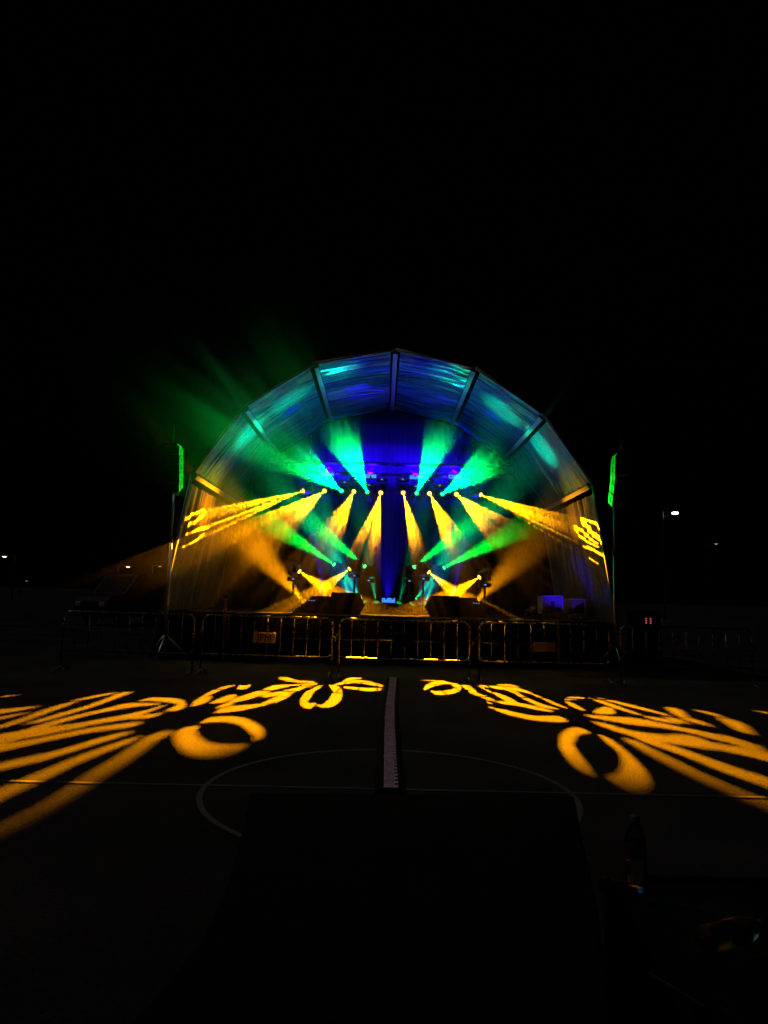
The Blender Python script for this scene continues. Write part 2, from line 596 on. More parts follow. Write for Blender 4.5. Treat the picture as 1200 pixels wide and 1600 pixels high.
# ------------------------------------------------------------------ gobos: cut metal discs that shape the beams
def stroke_poly(pts, ox, oy, s):
    """A tapering stroke (x, y, half width) in a survey crop -> outline in photograph pixels."""
    P = [np.array(p, float) for p in pts]
    out = []
    for a, b, c, d in zip([P[0]] + P[:-2], P[:-1], P[1:], P[2:] + [P[-1]]):
        for t in np.linspace(0, 1, 6, endpoint=False):
            out.append(0.5 * ((2 * b) + (-a + c) * t + (2 * a - 5 * b + 4 * c - d) * t ** 2 + (-a + 3 * b - 3 * c + d) * t ** 3))
    out.append(P[-1])
    C = np.array(out)
    T = np.gradient(C[:, :2], axis=0)
    T /= np.linalg.norm(T, axis=1)[:, None] + 1e-9
    Nn = np.stack([-T[:, 1], T[:, 0]], 1)
    w_ = np.maximum(C[:, 2:3] * 0.85, 0.8)
    left, right = C[:, :2] + Nn * w_, C[:, :2] - Nn * w_
    # rounded ends
    def cap(c, t, n_, w0):
        return [c + (n_ * math.cos(a) + t * math.sin(a)) * w0 for a in np.linspace(0, math.pi, 7)[1:-1]]
    poly = list(left) + cap(C[-1, :2], T[-1], Nn[-1], w_[-1]) + list(right[::-1]) + cap(C[0, :2], -T[0], -Nn[0], w_[0])
    poly = np.array(poly)
    return np.stack([ox + poly[:, 0] / s, oy + poly[:, 1] / s], 1)


def plain_poly(pts, ox, oy, s):
    p = np.array(pts, float)
    n_ = len(p)
    out = []
    for i in range(n_):
        a, b, c, d = p[i - 1], p[i], p[(i + 1) % n_], p[(i + 2) % n_]
        for t in np.linspace(0, 1, 4, endpoint=False):
            out.append(0.5 * ((2 * b) + (-a + c) * t + (2 * a - 5 * b + 4 * c - d) * t ** 2 + (-a + 3 * b - 3 * c + d) * t ** 3))
    p = np.array(out)
    return np.stack([ox + p[:, 0] / s, oy + p[:, 1] / s], 1)


def gobo_mesh(name, polys, rad, G=150, SS=3):
    """A thin disc (in the plane at distance 1) with the union of the polygons cut out, by marching squares."""
    n_ = G * SS
    cov = np.zeros((n_, n_), bool)
    xs = (np.arange(n_) + 0.5) / n_ * 2 * rad - rad
    for P in polys:
        Q = np.roll(P, -1, 0)
        ins = np.zeros((n_, n_), bool)
        for j, yv in enumerate(xs):
            m_ = (P[:, 1] > yv) != (Q[:, 1] > yv)
            if not m_.any(): continue
            xc = P[m_, 0] + (yv - P[m_, 1]) / (Q[m_, 1] - P[m_, 1]) * (Q[m_, 0] - P[m_, 0])
            xc.sort()
            for a, b in zip(xc[::2], xc[1::2]):
                ins[j] |= (xs >= a) & (xs <= b)
        cov |= ins
    f = cov.astype(float)
    # node values: mean of the surrounding sub cells
    pad = np.pad(f, SS)
    cs = np.zeros((pad.shape[0] + 1, pad.shape[1] + 1))
    cs[1:, 1:] = pad.cumsum(0).cumsum(1)
    idx = np.arange(G + 1) * SS + SS
    lo, hi = idx - SS // 2 - 1, idx + SS // 2 + 1
    S = cs[np.ix_(hi, hi)] - cs[np.ix_(lo, hi)] - cs[np.ix_(hi, lo)] + cs[np.ix_(lo, lo)]
    S /= (hi[0] - lo[0]) ** 2
    val = 0.5 - S          # > 0: metal
    val[np.abs(val) < 1e-3] = 1e-3
    step = 2 * rad / G
    verts, faces, vid = [], [], {}

    def V(key, x, y):
        if key not in vid:
            vid[key] = len(verts)
            verts.append((x, y, 0.0))
        return vid[key]

    def node(i, j): return V(('n', i, j), -rad + i * step, -rad + j * step)

    def cross(i0, j0, i1, j1):
        a, b = val[j0, i0], val[j1, i1]
        t = a / (a - b)
        k = ('e',) + tuple(sorted(((i0, j0), (i1, j1))))
        return V(k, -rad + (i0 + (i1 - i0) * t) * step, -rad + (j0 + (j1 - j0) * t) * step)

    for j in range(G):
        run = None
        for i in range(G + 1):
            full = i < G and val[j, i] > 0 and val[j, i + 1] > 0 and val[j + 1, i] > 0 and val[j + 1, i + 1] > 0
            if full and run is None: run = i
            if not full and run is not None:
                faces.append((node(run, j), node(i, j), node(i, j + 1), node(run, j + 1)))
                run = None
            if i < G and not full:
                c = [(i, j), (i + 1, j), (i + 1, j + 1), (i, j + 1)]
                poly = []
                for k in range(4):
                    a, b = c[k], c[(k + 1) % 4]
                    if val[a[1], a[0]] > 0: poly.append(node(*a))
                    if (val[a[1], a[0]] > 0) != (val[b[1], b[0]] > 0): poly.append(cross(*a, *b))
                if len(poly) >= 3: faces.append(tuple(poly))
    me = bpy.data.meshes.new(name)
    me.from_pydata(verts, [], faces)
    return me


def aim_matrix(d):
    """Rotation whose -Z looks along d with a level X axis."""
    z = -Vector(d).normalized()
    x = Vector((0, 0, 1)).cross(z)
    if x.length < 1e-4: x = Vector((1, 0, 0))
    x.normalize()
    y = z.cross(x)
    return Matrix((x, y, z)).transposed()


def to_plate(pts3, src, rot):
    """Points in the place -> coordinates in the plane at distance 1 in front of the lamp."""
    out = []
    for p in pts3:
        q = rot.transposed() @ (Vector(p) - src)
        out.append((q.x / -q.z, q.y / -q.z))
    return np.array(out)


def flower(rad, n_pet=8, phase=0.0, skip=()):
    """Open petals as U-shaped slots round a dark middle."""
    polys = []
    for k in range(n_pet):
        if k in skip: continue
        a = phase + k * 2 * math.pi / n_pet
        w_ = rad * 0.20
        pts = []
        for t in np.linspace(0, 1, 15):
            ang = -2.55 + 5.1 * t
            u = rad * 0.60 + math.cos(ang) * rad * 0.34
            v = math.sin(ang) * w_
            hw = rad * 0.05 * (0.7 + 0.6 * math.cos(ang / 2))
            pts.append((u * math.cos(a) - v * math.sin(a), u * math.sin(a) + v * math.cos(a), hw))
        polys.append(stroke_poly([(p[0] * 1000, p[1] * 1000, p[2] * 1000) for p in pts], 0, 0, 1000))
    return polys


def fan(rad, n_=9, phase=0.0):
    """Broad wedges with thin dark spokes between them."""
    polys = []
    for k in range(n_):
        a0 = phase + k * 2 * math.pi / n_ + 0.06
        a1 = phase + (k + 1) * 2 * math.pi / n_ - 0.06 - 0.10 * (k % 3)
        pts = [(rad * 0.08 * math.cos((a0 + a1) / 2), rad * 0.08 * math.sin((a0 + a1) / 2))]
        pts += [(rad * 0.97 * math.cos(a), rad * 0.97 * math.sin(a)) for a in np.linspace(a0, a1, 8)]
        polys.append(np.array(pts))
    return polys


def rays(rad, n_=16, seed=1):
    rg = random.Random(seed)
    polys = []
    for k in range(n_):
        r = rad * math.sqrt(rg.random()) * 0.85
        a = rg.random() * 2 * math.pi
        c = np.array((r * math.cos(a), r * math.sin(a)))
        w_ = rad * rg.uniform(0.05, 0.16)
        polys.append(np.array([c + w_ * np.array((math.cos(t), math.sin(t))) for t in np.linspace(0, 2 * math.pi, 14, endpoint=False)]))
    return polys


# ------------------------------------------------------------------ moving-head lights
PLATE = 0.085
def shared_meshes():
    d = {}
    mb = MB(); mb.box((0, 0, 0), (0.30, 0.22, 0.09), None, 0.012); d['base'] = mb.mesh('base')
    mb = MB()
    for s in (-1, 1): mb.box((s * 0.165, 0, 0.02), (0.035, 0.11, 0.29), None, 0.010)
    mb.box((0, 0, 0.155), (0.365, 0.13, 0.035), None, 0.010)
    d['yoke'] = mb.mesh('yoke')
    mb = MB()
    mb.lathe([(0.0, 0.17), (0.07, 0.17), (0.105, 0.14), (0.125, 0.06), (0.128, -0.04), (0.112, -0.12), (0.098, -0.185), (0.096, -0.200), (0.080, -0.200), (0.078, -0.186), (0.0, -0.186)], 24)
    d['head'] = mb.mesh('head')
    mb = MB(); mb.lathe([(0.0, -0.1925), (0.056, -0.1925), (0.056, -0.189), (0.0, -0.189)], 20); d['lens'] = mb.mesh('lens')
    mb = MB(); mb.box((0, 0, 0), (0.05, 0.012, 0.022), None, 0.002); d['display'] = mb.mesh('display')
    for k in ('base', 'yoke', 'head'): d[k].materials.append(M['black'])
    d['display'].materials.append(M['display'])
    for p in d['head'].polygons: p.use_smooth = True
    return d


SH = shared_meshes()
LENS = {}
for k in ('lamp_amber', 'lamp_green', 'lamp_green2'):
    LENS[k] = SH['lens'].copy()
    LENS[k].materials.append(M[k])


def moving_head(P, d, hang, lens, color, power, polys, rad, label, group, radius=0.0004, blend=0.1, G=260):
    """P: middle of the lens; d: where it points; hang: base above (True) or below."""
    d = Vector(d).normalized()
    rot = aim_matrix(d)
    pivot = P - d * 0.19
    sgn = 1 if hang else -1
    base_at = pivot + Vector((0, 0, sgn * 0.275))
    root = empty('moving_head_light', base_at, label, 'stage light', group)
    pan = math.atan2(d.x, -d.y) if (abs(d.x) + abs(d.y)) > 1e-4 else 0
    link('base', SH['base'], None, root, Matrix.Translation((0, 0, sgn * 0.0)))
    link('yoke', SH['yoke'], None, root, Matrix.Translation(pivot - base_at) @ Matrix.Rotation(pan, 4, 'Z') @ (Matrix.Identity(4) if hang else Matrix.Rotation(math.pi, 4, 'Y')))
    head = link('head', SH['head'], None, root, Matrix.Translation(pivot - base_at) @ rot.to_4x4())
    link('lens', LENS[lens], None, head)
    link('display', SH['display'], None, root, Matrix.Translation((0, -0.115, 0.0)))
    if polys is not None:
        g = gobo_mesh('gobo_plate', polys, rad * 1.08, G)
        g.transform(Matrix.Diagonal((PLATE, PLATE, 1, 1)))
        gb = bmesh.new()
        gb.from_mesh(g)
        arms = MB()
        for sx in (-1, 1): arms.box((sx * rad * 1.085 * PLATE, 0, PLATE / 2), (0.0025, 0.008, PLATE + 0.004))
        am = arms.mesh('arms')
        gb.from_mesh(am)
        gb.to_mesh(g)
        gb.free()
        bpy.data.meshes.remove(am)
        link('gobo_plate', g, M['black'], head, Matrix.Translation((0, 0, -0.205 - PLATE)))
    ld = bpy.data.lights.new('beam', 'SPOT')
    ld.energy = power
    ld.color = color
    ld.spot_size = 2 * math.atan(rad * 1.03)
    ld.spot_blend = blend
    ld.shadow_soft_size = radius
    lo = bpy.data.objects.new('beam', ld)
    col.objects.link(lo)
    lo.parent = head
    lo.matrix_local = Matrix.Translation((0, 0, -0.205))
    return root


def src_of(P, d):
    return P + Vector(d).normalized() * 0.015


cL1 = (0, 1070, 5.0)
cL2 = (180, 1070, 4.8)
cL3 = (290, 1045, 3.75)
cR4 = (650, 1045, 4.8)
cR5 = (860, 1080, 3.529)
cCL = (250, 720, 6.667)
cCR = (840, 740, 7.27)
S, PG = stroke_poly, plain_poly
TRACE = {
    2: [S([(0, 95, 4), (60, 88, 5), (130, 80, 2)], *cL1),
        S([(290, 172, 3), (150, 190, 14), (0, 210, 20), (-150, 225, 25)], *cL1),
        S([(210, 218, 3), (100, 240, 10), (0, 262, 13), (-120, 285, 15)], *cL1),
        S([(595, 132, 4), (480, 165, 15), (350, 210, 18), (200, 265, 18), (80, 305, 15), (-50, 340, 15)], *cL1),
        S([(900, 62, 4), (760, 88, 10), (640, 112, 9), (575, 122, 3)], *cL1),
        S([(1020, 58, 4), (950, 75, 16), (820, 125, 16), (680, 175, 15), (520, 220, 15), (380, 262, 15), (240, 300, 10)], *cL1),
        S([(1250, 150, 5), (1080, 155, 14), (980, 165, 22), (860, 190, 16), (700, 225, 14), (520, 270, 16), (330, 325, 20), (150, 395, 28), (0, 450, 30), (-200, 510, 35)], *cL1),
        S([(1285, 160, 4), (1200, 190, 10), (1120, 215, 14), (1020, 245, 22), (900, 265, 20), (750, 290, 18), (600, 320, 22), (450, 345, 28), (300, 370, 35), (100, 400, 35), (-100, 440, 40)], *cL1),
        S([(1260, 222, 5), (1180, 242, 16), (1080, 252, 14), (1000, 250, 6)], *cL1),
        S([(1090, 300, 10), (1000, 315, 20), (850, 335, 20), (700, 355, 20), (520, 390, 20), (350, 425, 20), (200, 455, 25), (50, 485, 30), (-100, 510, 35)], *cL1),
        S([(1020, 372, 6), (920, 395, 18), (760, 440, 22), (600, 490, 22), (450, 535, 24), (300, 575, 28), (150, 605, 30), (0, 640, 30), (-150, 680, 35)], *cL1),
        S([(1090, 410, 8), (1000, 440, 18), (850, 495, 24), (700, 550, 28), (550, 610, 32), (400, 680, 38), (250, 745, 42), (100, 810, 45), (-50, 880, 50), (-200, 950, 55)], *cL1),
        S([(1360, 375, 8), (1280, 385, 25), (1180, 430, 40), (1080, 500, 48), (950, 590, 52), (800, 680, 55), (650, 780, 58), (500, 880, 58), (350, 970, 58), (180, 1060, 60), (0, 1150, 60), (-200, 1250, 65)], *cL1)],
    3: [S([(190, 118, 5), (270, 108, 13), (350, 110, 17), (430, 118, 20), (490, 132, 22), (500, 158, 22), (450, 178, 20), (395, 190, 8)], *cL2),
        S([(650, 283, 5), (720, 262, 20), (850, 258, 24), (950, 275, 32), (1030, 320, 42), (1075, 370, 48), (1060, 395, 25)], *cL2),
        PG([(580, 310), (500, 330), (450, 375), (460, 430), (520, 500), (620, 540), (780, 548), (900, 522), (985, 465), (970, 450), (900, 452), (780, 450), (680, 430), (622, 390), (600, 350), (625, 318)], *cL2),
        S([(300, 90, 2), (230, 110, 8), (150, 140, 10), (80, 180, 8), (50, 200, 5)], *cL3),
        PG([(150, 160), (130, 190), (80, 210), (35, 220), (60, 195), (100, 175)], *cL3),
        PG([(320, 95), (370, 88), (375, 100), (350, 120), (310, 122)], *cL3),
        PG([(250, 155), (300, 155), (230, 195), (150, 200), (165, 190)], *cL3),
        S([(610, 98, 6), (520, 110, 16), (440, 140, 18), (360, 165, 18), (290, 185, 14), (255, 200, 8)], *cL3),
        S([(185, 228, 4), (230, 213, 9), (275, 207, 4)], *cL3),
        S([(180, 255, 5), (230, 240, 18), (320, 230, 18), (420, 215, 10), (480, 208, 3)], *cL3),
        S([(760, 95, 3), (700, 105, 10), (620, 130, 14), (540, 145, 14), (460, 158, 12)], *cL3),
        S([(610, 150, 8), (560, 170, 18), (500, 190, 14), (460, 200, 6)], *cL3)],
    4: [S([(550, 52, 8), (590, 60, 14), (650, 72, 8), (750, 78, 5)], *cL3),
        S([(770, 88, 4), (690, 92, 5), (610, 97, 4)], *cL3),
        S([(800, 100, 5), (750, 120, 18), (710, 160, 26), (690, 200, 22), (725, 218, 20), (755, 205, 8)], *cL3),
        S([(845, 98, 6), (885, 125, 30), (882, 165, 36), (850, 200, 28), (800, 218, 10), (770, 212, 4)], *cL3),
        S([(870, 95, 3), (930, 82, 10), (1000, 75, 10), (1080, 84, 12), (1150, 100, 8)], *cL3),
        S([(930, 108, 6), (990, 114, 9), (1060, 121, 11), (1140, 120, 9)], *cL3),
        S([(920, 75, 3), (960, 60, 8), (1030, 55, 3)], *cL3)],
    5: [S([(35, 85, 2), (120, 88, 4), (215, 92, 4)], *cR4),
        S([(60, 158, 6), (85, 135, 18), (130, 115, 20), (200, 105, 15), (255, 108, 7)], *cR4),
        S([(262, 113, 7), (300, 128, 22), (318, 145, 22), (280, 168, 20), (210, 180, 18), (150, 180, 16), (115, 165, 5)], *cR4),
        S([(345, 122, 6), (385, 140, 20), (440, 165, 14)], *cR4),
        S([(400, 172, 8), (470, 195, 14), (560, 230, 14), (610, 252, 8)], *cR4)],
    6: [S([(440, 125, 3), (500, 145, 6), (560, 175, 8)], *cR4),
        S([(580, 180, 6), (640, 205, 18), (700, 235, 20), (745, 248, 8)], *cR4),
        S([(480, 125, 4), (560, 135, 10), (660, 145, 14), (760, 155, 12), (860, 182, 8)], *cR4),
        S([(610, 118, 3), (690, 122, 9), (770, 135, 5)], *cR4),
        S([(680, 155, 10), (740, 175, 12), (800, 210, 13), (880, 250, 14), (960, 280, 14), (1060, 300, 4)], *cR4),
        S([(870, 190, 4), (960, 225, 8), (1040, 262, 10), (1130, 295, 4)], *cR4),
        S([(620, 250, 8), (700, 258, 14), (790, 270, 14), (900, 295, 14), (1020, 318, 6)], *cR4),
        S([(590, 300, 6), (660, 320, 16), (780, 350, 18), (900, 370, 20), (1020, 375, 26), (1090, 380, 22), (1125, 392, 6)], *cR4),
        S([(535, 250, 5), (562, 262, 5)], *cR4), S([(550, 290, 6), (575, 290, 6)], *cR4),
        S([(85, 45, 5), (110, 40, 10), (185, 38, 4)], *cR5),
        S([(90, 60, 5), (130, 80, 12), (185, 105, 4)], *cR5),
        S([(205, 225, 8), (150, 220, 24), (105, 245, 42), (88, 290, 42), (118, 350, 40), (170, 410, 36), (215, 448, 18), (240, 465, 6)], *cR5),
        PG([(270, 240), (340, 270), (440, 350), (520, 440), (540, 510), (490, 560), (420, 552), (340, 500), (320, 475), (380, 450), (402, 400), (380, 340), (320, 290)], *cR5),
        PG([(240, 120), (280, 90), (320, 88), (350, 105), (345, 125)], *cR5)],
    7: [S([(225, 40, 4), (300, 65, 9), (400, 100, 9), (490, 128, 5)], *cR5),
        S([(270, 38, 3), (380, 65, 7), (520, 100, 8), (650, 133, 5)], *cR5),
        S([(200, 135, 4), (280, 145, 12), (360, 155, 16), (450, 165, 22), (560, 180, 18), (700, 205, 12), (800, 225, 14), (900, 250, 18), (1000, 270, 20), (1150, 320, 20)], *cR5),
        S([(245, 172, 6), (320, 195, 14), (420, 225, 16), (520, 245, 18), (650, 265, 22), (800, 290, 22), (950, 310, 20), (1150, 350, 25), (1300, 390, 30)], *cR5),
        S([(640, 245, 5), (740, 255, 18), (830, 275, 18), (880, 290, 6)], *cR5),
        S([(410, 265, 6), (470, 290, 18), (580, 350, 24), (700, 410, 26), (820, 470, 28), (950, 530, 30), (1080, 585, 32), (1200, 635, 35), (1350, 700, 38)], *cR5),
        S([(470, 255, 5), (560, 280, 16), (700, 325, 20), (820, 370, 22), (950, 420, 26), (1080, 465, 28), (1200, 505, 30), (1350, 560, 32)], *cR5),
        S([(520, 140, 4), (600, 155, 10), (700, 175, 6)], *cR5),
        S([(630, 145, 4), (700, 160, 10), (750, 175, 4)], *cR5),
        S([(650, 95, 8), (700, 115, 22), (745, 140, 12)], *cR5),
        S([(730, 150, 5), (800, 165, 12), (885, 192, 4)], *cR5),
        S([(800, 105, 3), (880, 122, 8), (950, 142, 5)], *cR5),
        S([(930, 150, 5), (1000, 175, 22), (1060, 205, 26), (1110, 232, 8)], *cR5),
        S([(1140, 110, 3), (1200, 120, 5), (1260, 130, 5)], *cR5)],
}
CURT = {
    1: [S([(265, 640, 6), (285, 600, 12), (350, 555, 14), (450, 512, 12)], *cCL),
        S([(290, 700, 8), (360, 630, 16), (420, 590, 18), (470, 540, 18), (480, 525, 10)], *cCL),
        S([(260, 780, 8), (340, 740, 14), (420, 710, 20), (480, 700, 22), (490, 705, 10)], *cCL),
        S([(220, 905, 5), (300, 870, 9), (380, 825, 10), (470, 750, 7)], *cCL)],
    8: [S([(530, 520, 18), (560, 590, 25), (610, 660, 25), (680, 730, 22), (740, 800, 18)], *cCR),
        S([(580, 535, 12), (640, 560, 16), (690, 600, 18), (715, 640, 12)], *cCR),
        S([(430, 600, 12), (520, 660, 14), (600, 740, 14), (670, 790, 10)], *cCR),
        S([(430, 630, 8), (480, 700, 10), (560, 770, 12), (680, 830, 8)], *cCR),
        S([(540, 830, 14), (580, 845, 18), (640, 870, 16), (750, 940, 12)], *cCR),
        S([(580, 950, 6), (640, 995, 7), (700, 1030, 5)], *cCR)],
}


# the rest of the outermost beams passes in front of the curtains
PAST = {1: [S([(290, 842, 4), (280, 846, 5), (270, 850, 4)], 0, 0, 1)], 8: [S([(925, 862, 3), (938, 869, 4), (948, 874, 3)], 0, 0, 1)]}
# and the far sides of the inner patterns fall on the court outside the photograph
for k, q in ((2, [(-60, 1098, 8), (-200, 1106, 12), (-420, 1118, 16)]), (2, [(-60, 1135, 8), (-230, 1165, 14), (-430, 1190, 18)]), (2, [(-70, 1190, 10), (-220, 1240, 18), (-380, 1290, 22)]),
             (7, [(1280, 1160, 8), (1420, 1180, 12), (1620, 1200, 16)]), (7, [(1290, 1210, 8), (1450, 1250, 14), (1640, 1290, 18)]), (7, [(1270, 1255, 10), (1400, 1310, 18), (1560, 1370, 22)])):
    TRACE[k].append(S(q, 0, 0, 1))


def on_curtain(x, y, side):
    """Where the line of sight meets the plane of a side curtain."""
    p0, p1 = ring_pt(3, YF, side), ring_pt(4, YF, side)
    nrm = (p1 - p0).cross(Vector((0, 1, 0)))
    d = ray(x, y)
    return CAM_POS + d * ((p0 - CAM_POS).dot(nrm) / d.dot(nrm))


UP = {1: (474, 767), 2: (507, 767), 3: (553, 768), 4: (595, 770), 5: (630, 770), 6: (671, 771), 7: (713, 772), 8: (751, 773)}
POWER = {1: 115000, 2: 150000, 3: 180000, 4: 175000, 5: 175000, 6: 180000, 7: 150000, 8: 105000}
BLUR = {1: 0.0002, 2: 0.0004, 3: 0.0003, 4: 0.00016, 5: 0.00016, 6: 0.00025, 7: 0.0004, 8: 0.0002}
SIDE = {1: 'first amber light from the left on the overhead truss, aimed far left', 2: 'second amber light from the left on the overhead truss, aimed at the court',
        3: 'third amber light from the left on the overhead truss', 4: 'amber overhead light just left of the dark middle gap',
        5: 'amber overhead light just right of the dark middle gap', 6: 'third amber light from the right on the overhead truss',
        7: 'second amber light from the right on the overhead truss, aimed at the court', 8: 'rightmost amber light on the overhead truss, aimed at the right curtain'}
for k, (x, y) in UP.items():
    P = at_depth(x, y, LY)
    if k in TRACE:
        pts = [[at_height(px_, py_) for px_, py_ in poly] for poly in TRACE[k]]
    else:
        pts = [[on_curtain(px_, py_, -1 if k == 1 else 1) for px_, py_ in poly] for poly in CURT[k]]
        pts += [[at_depth(px_, py_, 15.0) for px_, py_ in poly] for poly in PAST[k]]
    allp = [p for q in pts for p in q]
    dirs = [(p - P).normalized() for p in allp]
    d = sum(dirs, Vector()).normalized()
    for _ in range(6):   # centre the disc on the cut-out
        rot = aim_matrix(d)
        q = to_plate(allp, src_of(P, d), rot)
        lo_, hi_ = q.min(0), q.max(0)
        c_ = (lo_ + hi_) / 2
        d = (rot @ Vector((c_[0], c_[1], -1))).normalized()
    rot = aim_matrix(d)
    src = src_of(P, d)
    polys = [to_plate(q, src, rot) for q in pts]
    rad = max(np.linalg.norm(p, axis=1).max() for p in polys)
    moving_head(P, d, True, 'lamp_amber', AMBER, POWER[k], polys, rad, SIDE[k], 'amber lights of the overhead row', radius=BLUR[k], blend=0.5)

# lower amber pair on each side, crossing in front of each other
LOWA = [((468, 893), (582, 968), 16.4, 'outer amber light on a stand at the left of the deck'), ((546, 889), (440, 968), 16.4, 'inner amber light on a stand at the left of the deck'),
        ((670, 894), (778, 980), 16.4, 'inner amber light on a stand at the right of the deck'), ((749, 902), (634, 975), 16.4, 'outer amber light on a stand at the right of the deck')]
for n_, (a, b, dep, lab) in enumerate(LOWA):
    P = at_depth(*a, LOWY)
    T = at_depth(*b, dep)
    d = (T - P).normalized()
    light_stand(P.x - d.x * 0.19, P.y - d.y * 0.19, P.z - d.z * 0.19 - 0.32, 'black pole stand under the ' + lab.replace(' on a stand', ''))
    moving_head(P, d, False, 'lamp_amber', AMBER, 25000, fan(0.20, 9, 0.3 + n_), 0.20, lab, 'amber lights on the stands', G=110)
# upper green pairs fan up towards the roof
UPG = [((534, 767), (445, 703), 15.4, 'outer green light on the left half of the overhead truss, fanning up'), ((574, 769), (522, 655), 15.4, 'inner green light on the left half of the overhead truss, fanning up'),
       ((651, 771), (700, 655), 15.4, 'inner green light on the right half of the overhead truss, fanning up'), ((691, 772), (785, 708), 15.4, 'outer green light on the right half of the overhead truss, fanning up')]
for n_, (a, b, dep, lab) in enumerate(UPG):
    P = at_depth(*a, LY - 0.1)
    d = (at_depth(*b, dep) - P).normalized()
    moving_head(P, d, True, 'lamp_green', GREEN, 92000, rays(0.18, 60, 5 + n_), 0.18, lab, 'green lights of the overhead row', radius=0.0015, G=120)
LOWG = [((522, 882), (283, 728), 14.6, 'outer green light on a stand at the left of the deck'), ((570, 885), (402, 748), 15.6, 'inner green light on a stand at the left of the deck'),
        ((647, 886), (815, 758), 15.6, 'inner green light on a stand at the right of the deck'), ((694, 887), (957, 750), 14.6, 'outer green light on a stand at the right of the deck')]
for n_, (a, b, dep, lab) in enumerate(LOWG):
    P = at_depth(*a, LOWY + 0.8)
    d = (at_depth(*b, dep) - P).normalized()
    light_stand(P.x - d.x * 0.19, P.y - d.y * 0.19, P.z - d.z * 0.19 - 0.32, 'black pole stand under the ' + lab.replace(' on a stand', ''))
    moving_head(P, d, False, 'lamp_green2', GREEN2, 36000, rays(0.12, 50, 15 + n_), 0.12, lab, 'green lights on the stands', radius=0.004, G=100)


# ------------------------------------------------------------------ blue LED panels and added floor lamps
def led_panel(P, wid, hei, label, power, direction, spot=80):
    root = empty('led_panel', P, label, 'led panel', 'blue led panels on the stage')
    mb = MB(); mb.box((0, 0.045, 0), (wid + 0.03, 0.08, hei + 0.03), None, 0.006); mb.build('housing', M['black'], root)
    nx, nz = 8, 3
    mb = MB()
    rg = random.Random(int(P.x * 100))
    for i in range(nx):
        for j in range(nz):
            if rg.random() < 0.12: continue
            mb.box((-wid / 2 + (i + 0.5) * wid / nx, -0.001, -hei / 2 + (j + 0.5) * hei / nz), (wid / nx * 0.72, 0.012, hei / nz * 0.72))
    mb.build('led_cells', M['lamp_blue'], root)
    mb = MB()
    for s in (-1, 1): mb.box((s * (wid / 2 + 0.03), 0.05, 0.04), (0.012, 0.03, hei + 0.10), None, 0.003)
    mb.build('bracket', M['black'], root)
    ld = bpy.data.lights.new('wash', 'SPOT')
    ld.energy = power
    ld.color = BLUE
    ld.spot_size = R(spot)
    ld.spot_blend = 0.8
    ld.shadow_soft_size = 0.04
    lo = bpy.data.objects.new('wash', ld)
    col.objects.link(lo)
    lo.parent = root
    lo.matrix_local = Matrix.Translation((0, -0.03, hei / 2 + 0.06)) @ aim_matrix(direction).to_4x4()


PAN = [((512, 741), 'blue led panel at the far left of the overhead truss', (.1, 1, .12)), ((578, 744), 'blue led panel left of the middle of the overhead truss', (.05, 1, .12)),
       ((650, 746), 'blue led panel right of the middle of the overhead truss', (-.05, 1, .12)), ((711, 745), 'blue led panel at the far right of the overhead truss', (-.1, 1, .12))]
for p, lab, dr in PAN:
    led_panel(at_depth(*p, LY - 0.22), 0.34, 0.10, lab, 8000, dr)
led_panel(at_depth(607, 938, 17.0), 0.32, 0.11, 'blue led panel low on the stage floor in the middle', 60, (0, -0.2, 1), 60)


def added_par_can(P, target, lens, color, power, size, label, group, radius=0.05, blend=1.0):  # invented floor lamps, added to throw colour patches on roof and curtains
    d = (Vector(target) - Vector(P)).normalized()
    root = empty('added_par_can', P, label, 'stage light', group)
    rot = aim_matrix(d).to_4x4()
    up = Matrix.Translation((0, 0, 0.17))
    mb = MB(); mb.lathe([(0.0, 0.13), (0.06, 0.13), (0.085, 0.08), (0.09, -0.09), (0.10, -0.11), (0.085, -0.11), (0.08, -0.095), (0.0, -0.095)], 18)
    h = mb.build('can', M['black'], root, up @ rot, True)
    mb = MB(); mb.lathe([(0.0, -0.102), (0.078, -0.102), (0.078, -0.098), (0.0, -0.098)], 18)
    mb.build('lens', lens, h)
    mb = MB()
    for s in (-1, 1): mb.box((s * 0.105, 0, 0.09), (0.012, 0.04, 0.2), None, 0.003)
    mb.box((0, 0, 0.006), (0.24, 0.16, 0.012), None, 0.003)
    mb.build('floor_yoke', M['black'], root, Matrix.Rotation(math.atan2(d.x, -d.y), 4, 'Z'))
    ld = bpy.data.lights.new('beam', 'SPOT')
    ld.energy = power
    ld.color = color
    ld.spot_size = R(size)
    ld.spot_blend = blend
    ld.shadow_soft_size = radius
    lo = bpy.data.objects.new('beam', ld)
    col.objects.link(lo)
    lo.parent = h
    lo.matrix_local = Matrix.Translation((0, 0, -0.12))
    return root


